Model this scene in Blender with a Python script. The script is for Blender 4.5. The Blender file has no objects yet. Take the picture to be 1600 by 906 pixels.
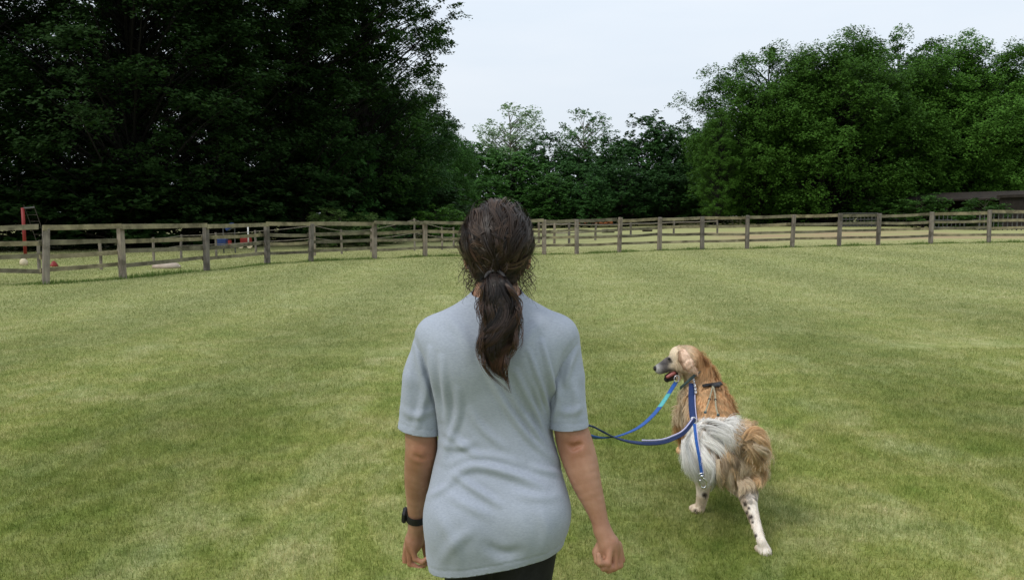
import bpy, bmesh, math, random
import numpy as np
from mathutils import Vector

random.seed(7)
rng = np.random.default_rng(7)
SC = bpy.context.scene
COL = SC.collection

# ------------------------------------------------------------------ camera
CAM_Z = 1.6
FPX = 1600 * 28.0 / 36.0
PITCH = math.atan(118 / FPX)
cd = bpy.data.cameras.new('camera')
cd.lens = 28.0
cd.sensor_width = 36.0
cd.clip_start = 0.05
cd.clip_end = 3000
cam = bpy.data.objects.new('camera', cd)
COL.objects.link(cam)
cam.location = (0, 0, CAM_Z)
cam.rotation_euler = (math.pi / 2 - PITCH, 0, 0)
SC.camera = cam

# ------------------------------------------------------------------ world (overcast sky), sun, exposure
SUN_EL, SUN_AZ = math.radians(50), math.radians(-125)     # azimuth from +Y, clockwise: behind the camera, to the left
w = bpy.data.worlds.new('World')
SC.world = w
w.use_nodes = True
nt = w.node_tree
for n in list(nt.nodes):
    nt.nodes.remove(n)
out = nt.nodes.new('ShaderNodeOutputWorld')
bg = nt.nodes.new('ShaderNodeBackground')
bg.inputs['Strength'].default_value = 0.1
sky = nt.nodes.new('ShaderNodeTexSky')
sky.sky_type = 'NISHITA'
sky.sun_disc = False
sky.sun_elevation = SUN_EL
sky.sun_rotation = SUN_AZ
sky.air_density = 1.0
sky.dust_density = 2.0
tc = nt.nodes.new('ShaderNodeTexCoord')
mp = nt.nodes.new('ShaderNodeMapping')
mp.inputs['Scale'].default_value = (1.0, 1.0, 5.0)
nz = nt.nodes.new('ShaderNodeTexNoise')
nz.inputs['Scale'].default_value = 1.8
nz.inputs['Detail'].default_value = 5
nz.inputs['Roughness'].default_value = 0.5
cr = nt.nodes.new('ShaderNodeValToRGB')
cr.color_ramp.elements[0].position = 0.3
cr.color_ramp.elements[0].color = (7.1, 7.95, 8.9, 1)
cr.color_ramp.elements[1].position = 0.7
cr.color_ramp.elements[1].color = (8.2, 8.7, 9.3, 1)
mx = nt.nodes.new('ShaderNodeMix')
mx.data_type = 'RGBA'
mx.inputs['Factor'].default_value = 0.9
L = nt.links.new
L(tc.outputs['Generated'], mp.inputs['Vector'])
L(mp.outputs['Vector'], nz.inputs['Vector'])
L(nz.outputs['Fac'], cr.inputs['Fac'])
L(sky.outputs['Color'], mx.inputs['A'])
L(cr.outputs['Color'], mx.inputs['B'])
# an overcast sky is brighter overhead than near the horizon
sx_ = nt.nodes.new('ShaderNodeSeparateXYZ')
L(tc.outputs['Generated'], sx_.inputs[0])
zr = nt.nodes.new('ShaderNodeMapRange')
zr.inputs['From Min'].default_value = 0.1
zr.inputs['From Max'].default_value = 1.0
zr.inputs['To Min'].default_value = 1.0
zr.inputs['To Max'].default_value = 1.5
L(sx_.outputs['Z'], zr.inputs['Value'])
ml = nt.nodes.new('ShaderNodeMix')
ml.data_type = 'RGBA'
ml.blend_type = 'MULTIPLY'
ml.inputs['Factor'].default_value = 1.0
L(mx.outputs['Result'], ml.inputs['A'])
L(zr.outputs['Result'], ml.inputs['B'])
L(ml.outputs['Result'], bg.inputs['Color'])
L(bg.outputs['Background'], out.inputs['Surface'])

sd = bpy.data.lights.new('sun', 'SUN')
sd.energy = 1.5
sd.angle = math.radians(10)
sd.color = (1.0, 0.96, 0.9)
sun = bpy.data.objects.new('sun', sd)
COL.objects.link(sun)
sdir = Vector((math.sin(SUN_AZ) * math.cos(SUN_EL), math.cos(SUN_AZ) * math.cos(SUN_EL), math.sin(SUN_EL)))
sun.rotation_euler = sdir.to_track_quat('Z', 'Y').to_euler()
sun.location = sdir * 50

SC.view_settings.view_transform = 'Standard'
SC.view_settings.look = 'None'
SC.view_settings.exposure = 0.1
SC.view_settings.gamma = 1.0
SC.view_settings.use_curve_mapping = False
SC.cycles.max_bounces = 6
SC.cycles.diffuse_bounces = 3
SC.cycles.transmission_bounces = 4

# ------------------------------------------------------------------ helpers
CP, SP = math.cos(PITCH), math.sin(PITCH)


def at(u, v, Y):
    """photograph pixel + distance -> real place"""
    a, b = (u - 800) / FPX, -(v - 453) / FPX
    dx, dy, dz = a, CP + b * SP, -SP + b * CP
    t = Y / dy
    return np.array((dx * t, Y, CAM_Z + dz * t))


def proj(P):
    d = P[:, 1] * CP - (P[:, 2] - CAM_Z) * SP
    up = P[:, 1] * SP + (P[:, 2] - CAM_Z) * CP
    return 800 + FPX * P[:, 0] / d, 453 - FPX * up / d


def gz(x, y=0):
    """height of the ground: a faint rise towards the right"""
    x = np.asarray(x, float)
    z = 0.019 * ((np.sqrt(x * x + 9) + x) / 2) - 0.0285
    return np.where(z > 0.36, 0.36 + 0.08 * np.tanh((z - 0.36) / 0.08), z)


def on_ground(u, v):
    """where the line of sight through a photo point meets the lawn"""
    Y_ = 4.0
    for _ in range(30):
        q = at(u, v, Y_)
        Y_ *= (CAM_Z - float(gz(q[0]))) / (CAM_Z - q[2])
    q = at(u, v, Y_)
    return np.array((q[0], Y_, float(gz(q[0]))))


def mesh(name, V, F, mat=None, smooth=False, col=None):
    V = np.asarray(V, np.float32)
    F = np.asarray(F, np.int32)
    me = bpy.data.meshes.new(name)
    me.vertices.add(len(V))
    me.vertices.foreach_set('co', V.ravel())
    n, k = F.shape
    me.loops.add(n * k)
    me.loops.foreach_set('vertex_index', F.ravel())
    me.polygons.add(n)
    me.polygons.foreach_set('loop_start', np.arange(0, n * k, k, dtype=np.int32))
    if smooth:
        me.polygons.foreach_set('use_smooth', np.ones(n, bool))
    me.update(calc_edges=True)
    if col is not None:
        ca = me.color_attributes.new('tint', 'FLOAT_COLOR', 'POINT')
        c4 = np.ones((len(V), 4), np.float32)
        c4[:, :3] = col
        ca.data.foreach_set('color', c4.ravel())
    if mat:
        me.materials.append(mat)
    return me


def obj(name, me, parent=None, loc=None):
    o = bpy.data.objects.new(name, me)
    COL.objects.link(o)
    if parent is not None:
        o.parent = parent
    if loc is not None:
        o.location = tuple(loc)
    return o


def tag(o, label=None, cat=None, group=None, kind=None):
    if label:
        o['label'] = label
    if cat:
        o['category'] = cat
    if group:
        o['group'] = group
    if kind:
        o['kind'] = kind
    return o


def thing(name, label, cat, loc=(0, 0, 0), group=None, rz=0):
    o = bpy.data.objects.new(name, None)
    COL.objects.link(o)
    o.empty_display_size = 0.1
    o.location = tuple(float(c) for c in loc)
    o.rotation_euler = (0, 0, rz)
    return tag(o, label, cat, group)


class MB:
    """collects boxes and tubes into one mesh"""
    def __init__(s):
        s.V, s.F, s.n = [], [], 0

    def add(s, V, F):
        V = np.asarray(V, float).reshape(-1, 3)
        F = np.asarray(F, int)
        if F.shape[1] == 3:
            F = np.c_[F, F[:, 2]]
        s.V.append(V)
        s.F.append(F + s.n)
        s.n += len(V)

    def beam(s, a, b, wd, ht, up=(0, 0, 1), taper=1.0, jit=0.0):
        a, b = np.array(a, float), np.array(b, float)
        d = (b - a) / np.linalg.norm(b - a)
        up = np.array(up, float)
        if abs(d @ up) > .95:
            up = np.array((0, 1.0, 0))
        r = np.cross(d, up)
        r /= np.linalg.norm(r)
        q = np.cross(r, d)
        c = []
        for p, k in ((a, 1), (b, taper)):
            for sx, sy in ((-1, -1), (1, -1), (1, 1), (-1, 1)):
                c.append(p + r * sx * wd / 2 * k + q * sy * ht / 2 * k + rng.normal(0, 1, 3) * jit)
        s.add(c, [(0, 1, 2, 3), (7, 6, 5, 4), (0, 4, 5, 1), (1, 5, 6, 2), (2, 6, 7, 3), (3, 7, 4, 0)])

    def tube(s, pts, rad, n=6, cap=True):
        pts = np.asarray(pts, float)
        m = len(pts)
        rad = np.broadcast_to(np.asarray(rad, float), (m,))
        T = np.gradient(pts, axis=0)
        T /= np.linalg.norm(T, axis=1)[:, None] + 1e-9
        ref = np.array((0.31, 0.23, 0.92))
        if abs(T[0] @ ref) > .9:
            ref = np.array((1.0, 0.1, 0.1))
        A = np.cross(T, ref)
        A /= np.linalg.norm(A, axis=1)[:, None] + 1e-9
        B = np.cross(T, A)
        th = np.arange(n) * 2 * math.pi / n
        V = pts[:, None] + rad[:, None, None] * (A[:, None] * np.cos(th)[None, :, None] + B[:, None] * np.sin(th)[None, :, None])
        V = V.reshape(-1, 3)
        F = []
        for i in range(m - 1):
            for j in range(n):
                k = (j + 1) % n
                F.append((i * n + j, i * n + k, (i + 1) * n + k, (i + 1) * n + j))
        if cap:
            V = np.vstack((V, pts[0], pts[-1]))
            c0, c1 = m * n, m * n + 1
            for j in range(n):
                k = (j + 1) % n
                F.append((k, j, c0, c0))
                F.append(((m - 1) * n + j, (m - 1) * n + k, c1, c1))
        s.add(V, F)

    def me(s, name, mat, smooth=False, bevel=0):
        V, F = np.vstack(s.V), np.vstack(s.F)
        me = bpy.data.meshes.new(name)
        faces = [tuple(f) if f[2] != f[3] else tuple(f[:3]) for f in F.tolist()]
        me.from_pydata(V.tolist(), [], faces)
        if bevel:
            bm = bmesh.new()
            bm.from_mesh(me)
            bmesh.ops.bevel(bm, geom=bm.edges[:], offset=bevel, segments=1, affect='EDGES', clamp_overlap=True)
            bm.to_mesh(me)
            bm.free()
        if smooth:
            me.polygons.foreach_set('use_smooth', np.ones(len(me.polygons), bool))
        me.update()
        if mat:
            me.materials.append(mat)
        return me

    def build(s, name, mat, parent=None, smooth=False, bevel=0, loc=None):
        return obj(name, s.me(name, mat, smooth, bevel), parent, loc)


# ------------------------------------------------------------------ materials
def new_mat(name):
    m = bpy.data.materials.new(name)
    m.use_nodes = True
    t = m.node_tree
    b = t.nodes['Principled BSDF']
    return m, t, b


def nd(t, typ, **kw):
    n = t.nodes.new(typ)
    for k, v in kw.items():
        if k in n.inputs:
            n.inputs[k].default_value = v
        else:
            setattr(n, k, v)
    return n


def ramp(t, stops):
    r = t.nodes.new('ShaderNodeValToRGB')
    e = r.color_ramp.elements
    while len(e) < len(stops):
        e.new(0.5)
    for i, (p, c) in enumerate(stops):
        e[i].position = p
        e[i].color = (*c, 1)
    return r


def mixrgb(t, fac, a, b, blend='MIX'):
    m = t.nodes.new('ShaderNodeMix')
    m.data_type = 'RGBA'
    m.blend_type = blend
    for sock, val in ((m.inputs['Factor'], fac), (m.inputs['A'], a), (m.inputs['B'], b)):
        if isinstance(val, bpy.types.NodeSocket):
            t.links.new(val, sock)
        elif isinstance(val, tuple):
            sock.default_value = (*val, 1)
        else:
            sock.default_value = val
    return m.outputs['Result']


def noise_mat(name, c1, c2, scale=8, detail=5, rough=0.8, bump=0.0, bscale=None, stretch=None, spec=0.3, coords='Object', metal=0, vary=False):
    m, t, b = new_mat(name)
    tcn = nd(t, 'ShaderNodeTexCoord')
    mpn = nd(t, 'ShaderNodeMapping')
    if stretch:
        mpn.inputs['Scale'].default_value = stretch
    t.links.new(tcn.outputs[coords], mpn.inputs['Vector'])
    n = nd(t, 'ShaderNodeTexNoise', Scale=scale, Detail=detail, Roughness=0.6)
    t.links.new(mpn.outputs['Vector'], n.inputs['Vector'])
    r = ramp(t, [(0.3, c1), (0.7, c2)])
    t.links.new(n.outputs['Fac'], r.inputs['Fac'])
    csock = r.outputs['Color']
    if vary:
        oi = nd(t, 'ShaderNodeObjectInfo')
        rv = ramp(t, [(0.0, (0.68, 0.70, 0.72)), (0.5, (1.0, 1.0, 0.98)), (1.0, (1.22, 1.18, 1.08))])
        t.links.new(oi.outputs['Random'], rv.inputs['Fac'])
        csock = mixrgb(t, 1.0, csock, rv.outputs['Color'], 'MULTIPLY')
        ns = nd(t, 'ShaderNodeTexNoise', Scale=2.2, Detail=4, Roughness=0.7)
        t.links.new(nd(t, 'ShaderNodeNewGeometry').outputs['Position'], ns.inputs['Vector'])
        rs_ = ramp(t, [(0.38, (0.55, 0.55, 0.5)), (0.5, (1, 1, 1)), (0.66, (1.1, 1.12, 1.02))])
        t.links.new(ns.outputs['Fac'], rs_.inputs['Fac'])
        csock = mixrgb(t, 1.0, csock, rs_.outputs['Color'], 'MULTIPLY')
    t.links.new(csock, b.inputs['Base Color'])
    b.inputs['Roughness'].default_value = rough
    b.inputs['Specular IOR Level'].default_value = spec
    b.inputs['Metallic'].default_value = metal
    if bump:
        n2 = nd(t, 'ShaderNodeTexNoise', Scale=bscale or scale * 4, Detail=4)
        t.links.new(mpn.outputs['Vector'], n2.inputs['Vector'])
        bp = nd(t, 'ShaderNodeBump', Strength=bump, Distance=0.01)
        t.links.new(n2.outputs['Fac'], bp.inputs['Height'])
        t.links.new(bp.outputs['Normal'], b.inputs['Normal'])
    return m


def leaf_mat(name, dark, light, trans=0.25, warm=None):
    m, t, b = new_mat(name)
    g = nd(t, 'ShaderNodeNewGeometry')
    dark = tuple(d * .45 + l * .55 * .8 for d, l in zip(dark, light))
    r = ramp(t, [(0.0, dark), (0.8, light), (1.0, warm or tuple(min(1, c * 1.25) for c in light))])
    t.links.new(g.outputs['Random Per Island'], r.inputs['Fac'])
    oi = nd(t, 'ShaderNodeObjectInfo')
    hs = nd(t, 'ShaderNodeHueSaturation')
    mr = nd(t, 'ShaderNodeMapRange')
    mr.inputs['To Min'].default_value = 0.8
    mr.inputs['To Max'].default_value = 1.2
    t.links.new(oi.outputs['Random'], mr.inputs['Value'])
    t.links.new(mr.outputs['Result'], hs.inputs['Value'])
    t.links.new(r.outputs['Color'], hs.inputs['Color'])
    t.links.new(hs.outputs['Color'], b.inputs['Base Color'])
    b.inputs['Roughness'].default_value = 0.6
    b.inputs['Specular IOR Level'].default_value = 0.07
    tr = nd(t, 'ShaderNodeBsdfTranslucent')
    t.links.new(hs.outputs['Color'], tr.inputs['Color'])
    ms = nd(t, 'ShaderNodeMixShader')
    ms.inputs['Fac'].default_value = trans
    t.links.new(b.outputs['BSDF'], ms.inputs[1])
    t.links.new(tr.outputs['BSDF'], ms.inputs[2])
    t.links.new(ms.outputs['Shader'], t.nodes['Material Output'].inputs['Surface'])
    return m


def grass_colour(t, sand=False, island=False):
    """lawn colour from the place on the ground: pale dry streaks, greener patches"""
    g = nd(t, 'ShaderNodeNewGeometry')
    mA = nd(t, 'ShaderNodeMapping')
    mA.inputs['Rotation'].default_value = (0, 0, math.radians(-14))
    mA.inputs['Scale'].default_value = (0.95, 0.5, 0.0)
    t.links.new(g.outputs['Position'], mA.inputs['Vector'])
    nA = nd(t, 'ShaderNodeTexNoise', Scale=1.5, Detail=7, Roughness=0.68, Distortion=0.5)
    t.links.new(mA.outputs['Vector'], nA.inputs['Vector'])
    mB = nd(t, 'ShaderNodeMapping')
    mB.inputs['Scale'].default_value = (0.9, 1.4, 0.0)
    t.links.new(g.outputs['Position'], mB.inputs['Vector'])
    nB = nd(t, 'ShaderNodeTexNoise', Scale=1.6, Detail=5, Roughness=0.65)
    t.links.new(mB.outputs['Vector'], nB.inputs['Vector'])
    nC = nd(t, 'ShaderNodeTexNoise', Scale=0.22, Detail=3, Roughness=0.5)
    t.links.new(mB.outputs['Vector'], nC.inputs['Vector'])
    rA = ramp(t, [(0.30, G_GREEN), (0.47, G_MID), (0.68, G_PALE)])
    t.links.new(nA.outputs['Fac'], rA.inputs['Fac'])
    rB = ramp(t, [(0.33, G_GREEN), (0.50, G_MID), (0.68, G_DRY)])
    t.links.new(nB.outputs['Fac'], rB.inputs['Fac'])
    c = mixrgb(t, 0.45, rA.outputs['Color'], rB.outputs['Color'])
    # mowing stripes run away down the paddock
    wv = nd(t, 'ShaderNodeTexWave', Scale=0.098, Distortion=1.1, Detail=3.0)
    wv.bands_direction = 'X'
    wv.inputs['Detail Scale'].default_value = 1.2
    wv.inputs['Phase Offset'].default_value = 5.1
    t.links.new(g.outputs['Position'], wv.inputs['Vector'])
    rW = ramp(t, [(0.1, (0.84, 0.87, 0.80)), (0.9, (1.20, 1.17, 1.28))])
    t.links.new(wv.outputs['Fac'], rW.inputs['Fac'])
    c = mixrgb(t, 1.0, c, rW.outputs['Color'], 'MULTIPLY')
    rC = ramp(t, [(0.35, (0.93, 0.95, 0.92)), (0.65, (1.05, 1.03, 1.05))])
    t.links.new(nC.outputs['Fac'], rC.inputs['Fac'])
    c = mixrgb(t, 1.0, c, rC.outputs['Color'], 'MULTIPLY')
    # wispy tufts, a hand or two across
    mD = nd(t, 'ShaderNodeMapping')
    mD.inputs['Rotation'].default_value = (0, 0, math.radians(20))
    mD.inputs['Scale'].default_value = (1.9, 1.3, 0.0)
    t.links.new(g.outputs['Position'], mD.inputs['Vector'])
    nD = nd(t, 'ShaderNodeTexNoise', Scale=3.2, Detail=6, Roughness=0.72, Distortion=0.8)
    t.links.new(mD.outputs['Vector'], nD.inputs['Vector'])
    rD = ramp(t, [(0.34, (0.74, 0.80, 0.66)), (0.5, (1, 1, 1)), (0.66, (1.24, 1.20, 1.32))])
    t.links.new(nD.outputs['Fac'], rD.inputs['Fac'])
    c = mixrgb(t, 1.0, c, rD.outputs['Color'], 'MULTIPLY')
    # close to the camera the turf is greener, paler towards the far end of the paddock
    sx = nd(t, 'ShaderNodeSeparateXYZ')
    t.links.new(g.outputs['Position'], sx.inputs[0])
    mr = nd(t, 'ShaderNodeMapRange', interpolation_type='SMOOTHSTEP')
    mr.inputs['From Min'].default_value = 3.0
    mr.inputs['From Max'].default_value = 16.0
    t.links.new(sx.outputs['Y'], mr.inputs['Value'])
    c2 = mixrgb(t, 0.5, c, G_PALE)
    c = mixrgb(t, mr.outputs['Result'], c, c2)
    if island:
        rI = ramp(t, [(0.0, (0.5, 0.6, 0.4)), (0.5, (1.0, 1.0, 1.0)), (0.85, (1.25, 1.18, 1.3)), (1.0, (1.9, 1.7, 2.2))])
        t.links.new(g.outputs['Random Per Island'], rI.inputs['Fac'])
        c = mixrgb(t, 1.0, c, rI.outputs['Color'], 'MULTIPLY')
    if sand:
        # worn sandy riding ground beyond the fence on the right
        nS = nd(t, 'ShaderNodeTexNoise', Scale=0.25, Detail=4)
        t.links.new(mB.outputs['Vector'], nS.inputs['Vector'])
        def band(sock, a, b_, soft):
            m1 = nd(t, 'ShaderNodeMapRange', interpolation_type='SMOOTHSTEP')
            m1.inputs['From Min'].default_value = a
            m1.inputs['From Max'].default_value = a + soft
            t.links.new(sock, m1.inputs['Value'])
            m2 = nd(t, 'ShaderNodeMapRange', interpolation_type='SMOOTHSTEP')
            m2.inputs['From Min'].default_value = b_ - soft
            m2.inputs['From Max'].default_value = b_
            m2.inputs['To Min'].default_value = 1
            m2.inputs['To Max'].default_value = 0
            t.links.new(sock, m2.inputs['Value'])
            mm = nd(t, 'ShaderNodeMath', operation='MULTIPLY')
            t.links.new(m1.outputs['Result'], mm.inputs[0])
            t.links.new(m2.outputs['Result'], mm.inputs[1])
            return mm.outputs[0]
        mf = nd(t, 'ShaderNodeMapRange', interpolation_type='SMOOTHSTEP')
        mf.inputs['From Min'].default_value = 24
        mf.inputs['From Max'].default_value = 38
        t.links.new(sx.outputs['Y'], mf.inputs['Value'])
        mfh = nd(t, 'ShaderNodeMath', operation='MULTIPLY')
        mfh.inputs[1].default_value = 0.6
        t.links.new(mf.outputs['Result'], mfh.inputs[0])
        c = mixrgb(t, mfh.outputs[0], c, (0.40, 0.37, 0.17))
        by = band(sx.outputs['Y'], 37, 62, 5)
        bx = band(sx.outputs['X'], 10, 30, 4)
        mm = nd(t, 'ShaderNodeMath', operation='MULTIPLY')
        t.links.new(by, mm.inputs[0])
        t.links.new(bx, mm.inputs[1])
        rs = ramp(t, [(0.4, (0, 0, 0)), (0.55, (1, 1, 1))])
        t.links.new(nS.outputs['Fac'], rs.inputs['Fac'])
        m3 = nd(t, 'ShaderNodeMath', operation='MULTIPLY')
        t.links.new(mm.outputs[0], m3.inputs[0])
        t.links.new(rs.outputs['Color'], m3.inputs[1])
        c = mixrgb(t, m3.outputs[0], c, (0.40, 0.29, 0.17))
    return c, g


G_GREEN = (0.138, 0.204, 0.028)
G_MID = (0.250, 0.276, 0.068)
G_PALE = (0.408, 0.415, 0.205)
G_DRY = (0.390, 0.352, 0.152)


def ground_mat():
    m, t, b = new_mat('ground_turf')
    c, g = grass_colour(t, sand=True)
    n = nd(t, 'ShaderNodeTexNoise', Scale=55.0, Detail=3)
    t.links.new(g.outputs['Position'], n.inputs['Vector'])
    r = ramp(t, [(0.35, (0.66, 0.70, 0.62)), (0.65, (0.95, 0.95, 0.95))])  # speckled darkening of the sheet, painted for the shade among grass blades
    t.links.new(n.outputs['Fac'], r.inputs['Fac'])
    c = mixrgb(t, 1.0, c, r.outputs['Color'], 'MULTIPLY')
    t.links.new(c, b.inputs['Base Color'])
    b.inputs['Roughness'].default_value = 0.9
    b.inputs['Specular IOR Level'].default_value = 0.15
    n2 = nd(t, 'ShaderNodeTexNoise', Scale=18.0, Detail=5, Roughness=0.7)
    t.links.new(g.outputs['Position'], n2.inputs['Vector'])
    bp = nd(t, 'ShaderNodeBump', Strength=0.6, Distance=0.04)
    t.links.new(n2.outputs['Fac'], bp.inputs['Height'])
    t.links.new(bp.outputs['Normal'], b.inputs['Normal'])
    return m


def blade_mat():
    m, t, b = new_mat('grass_blades')
    c, g = grass_colour(t, island=True)
    t.links.new(c, b.inputs['Base Color'])
    b.inputs['Roughness'].default_value = 0.6
    b.inputs['Specular IOR Level'].default_value = 0.2
    tr = nd(t, 'ShaderNodeBsdfTranslucent')
    t.links.new(c, tr.inputs['Color'])
    ms = nd(t, 'ShaderNodeMixShader')
    ms.inputs['Fac'].default_value = 0.35
    t.links.new(b.outputs['BSDF'], ms.inputs[1])
    t.links.new(tr.outputs['BSDF'], ms.inputs[2])
    t.links.new(ms.outputs['Shader'], t.nodes['Material Output'].inputs['Surface'])
    return m


M = {}
M['ground'] = ground_mat()
M['blades'] = blade_mat()
M['tallgrass'] = leaf_mat('tall_grass_blades', (0.07, 0.14, 0.025), (0.16, 0.24, 0.06), 0.35)
M['wood'] = noise_mat('weathered_wood', (0.125, 0.108, 0.085), (0.30, 0.265, 0.195), 5, 7, 0.85, 0.6, 14, (1.2, 1.2, 1.2), coords='Generated')
M['wood_rail'] = noise_mat('weathered_rail_wood', (0.115, 0.10, 0.064), (0.27, 0.24, 0.155), 3.2, 7, 0.85, 0.5, 10, (1, 1, 1), coords='Object', vary=True)
M['wood_post'] = noise_mat('weathered_post_wood', (0.115, 0.097, 0.080), (0.27, 0.232, 0.195), 9, 7, 0.85, 0.6, 30, (1, 1, .15), coords='Object', vary=True)
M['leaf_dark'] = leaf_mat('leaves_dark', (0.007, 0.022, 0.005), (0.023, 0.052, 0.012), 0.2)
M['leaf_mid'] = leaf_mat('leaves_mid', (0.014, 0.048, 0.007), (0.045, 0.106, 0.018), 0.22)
M['leaf_green'] = leaf_mat('leaves_green', (0.021, 0.066, 0.008), (0.066, 0.152, 0.02), 0.25)
M['leaf_far'] = leaf_mat('leaves_far', (0.014, 0.048, 0.011), (0.04, 0.103, 0.024), 0.2)
M['leaf_far2'] = leaf_mat('leaves_far_bright', (0.02, 0.07, 0.012), (0.052, 0.13, 0.025), 0.22)
M['leaf_pale'] = leaf_mat('leaves_pale', (0.10, 0.17, 0.08), (0.20, 0.29, 0.15), 0.35)
M['leaf_bright'] = leaf_mat('leaves_bright', (0.055, 0.11, 0.022), (0.12, 0.20, 0.05), 0.3)
M['bark'] = noise_mat('bark', (0.03, 0.025, 0.02), (0.085, 0.07, 0.055), 6, 6, 0.95, 0.8, 20, (1, 1, 0.25))
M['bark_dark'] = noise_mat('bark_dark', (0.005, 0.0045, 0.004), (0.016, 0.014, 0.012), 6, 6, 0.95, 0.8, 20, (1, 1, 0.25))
M['bark_pale'] = noise_mat('bark_pale', (0.10, 0.095, 0.075), (0.2, 0.19, 0.15), 6, 6, 0.95, 0.5, 20, (1, 1, 0.25))
M['red'] = noise_mat('red_paint', (0.15, 0.012, 0.010), (0.25, 0.022, 0.017), 3, 4, 0.5)
M['blue'] = noise_mat('blue_plastic', (0.010, 0.026, 0.095), (0.016, 0.040, 0.15), 3, 4, 0.4)
M['white'] = noise_mat('white_paint', (0.55, 0.54, 0.52), (0.75, 0.74, 0.72), 3, 4, 0.6)
M['cream'] = noise_mat('cream_plastic', (0.5, 0.42, 0.28), (0.62, 0.53, 0.37), 9, 4, 0.7)
M['orange'] = noise_mat('orange_paint', (0.40, 0.13, 0.05), (0.55, 0.2, 0.08), 2, 4, 0.7)
M['stone'] = noise_mat('pale_stone', (0.36, 0.28, 0.22), (0.5, 0.42, 0.35), 4, 5, 0.9, 0.5)
M['galv'] = noise_mat('grey_metal', (0.045, 0.046, 0.045), (0.105, 0.105, 0.10), 6, 4, 0.7)
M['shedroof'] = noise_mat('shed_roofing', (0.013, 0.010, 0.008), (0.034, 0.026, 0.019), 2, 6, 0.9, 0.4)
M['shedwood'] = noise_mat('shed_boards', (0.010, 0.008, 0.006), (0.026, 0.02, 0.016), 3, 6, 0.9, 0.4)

# ------------------------------------------------------------------ ground (one sheet to the horizon)
gx = np.unique(np.r_[np.linspace(-900, -60, 15), np.linspace(-60, 60, 121), np.linspace(60, 900, 15)])
gy = np.unique(np.r_[np.linspace(-60, 60, 121), np.linspace(60, 200, 29), np.linspace(200, 1500, 14)])
X, Y = np.meshgrid(gx, gy)
bumps = 0.012 * np.sin(X * 0.9 + Y * 0.35) * np.sin(Y * 0.6 - X * 0.2) * (np.abs(Y) > 9)
Z = gz(X) + bumps


def gz2(x, y):
    return gz(x) + 0.012 * np.sin(x * 0.9 + y * 0.35) * np.sin(y * 0.6 - x * 0.2) * (np.abs(y) > 9)


nx, ny = len(gx), len(gy)
ii = np.arange(nx * ny).reshape(ny, nx)
F = np.stack((ii[:-1, :-1], ii[:-1, 1:], ii[1:, 1:], ii[1:, :-1]), -1).reshape(-1, 4)
tag(obj('ground', mesh('ground', np.stack((X, Y, Z), -1).reshape(-1, 3), F, M['ground'], True)), kind='structure')


# ------------------------------------------------------------------ lawn grass
def blades(x, y, h, wd, lean):
    n = len(x)
    z = gz2(x, y)
    th = rng.uniform(0, 2 * math.pi, n)
    ld = rng.uniform(0, 2 * math.pi, n)
    ll = h * lean * rng.uniform(0.1, 1, n)
    base = np.stack((x, y, z - 0.004), -1)
    side = np.stack((np.cos(th), np.sin(th), 0 * th), -1) * (wd / 2)[:, None]
    top = base + np.stack((np.cos(ld) * ll, np.sin(ld) * ll, np.sqrt(np.maximum(h * h - ll * ll, 0)) * 1.0), -1)
    return np.stack((base - side, base + side, top), 1).reshape(-1, 3)


parts = []
for y0, y1, dens, hh, ww, lean in ((1.6, 6.5, 11500, 0.034, 0.0038, 1.0), (6.5, 12, 4600, 0.032, 0.006, 1.0),
                                   (12, 20, 1100, 0.036, 0.012, 1.0), (20, 33, 330, 0.04, 0.022, 1.0)):
    mg = 1.6 if y1 < 13 else 3.0
    ya, yb = y1 * 1.2, (y0 * .85 if y0 > 3 else y0)
    hw1 = ya * 0.66 + mg
    n = int(dens * (ya - yb) * 2 * hw1)
    y = rng.uniform(yb, ya, n)
    x = rng.uniform(-hw1, hw1, n)
    k = (np.abs(x) < y * 0.66 + mg) & (rng.random(n) < np.clip((ya - y) / (ya - y1 * .85) , 0, 1))
    if y0 > 3:
        k &= rng.random(n) < np.clip((y - yb) / (y0 * 1.2 - yb), 0, 1)
    x, y = x[k], y[k]
    # tuft clumping
    cl = 0.5 + 0.5 * np.sin(x * 37 + 3 * np.sin(y * 23)) * np.sin(y * 41 + 2 * np.sin(x * 19))
    h = hh * rng.uniform(0.55, 1.25, len(x)) * (0.75 + 0.5 * cl)
    parts.append(blades(x, y, h, ww * rng.uniform(0.7, 1.3, len(x)), lean * 0.85))
V = np.vstack(parts)
tag(obj('lawn_grass', mesh('lawn_grass', V, np.arange(len(V)).reshape(-1, 3), M['blades'])), kind='stuff')

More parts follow.
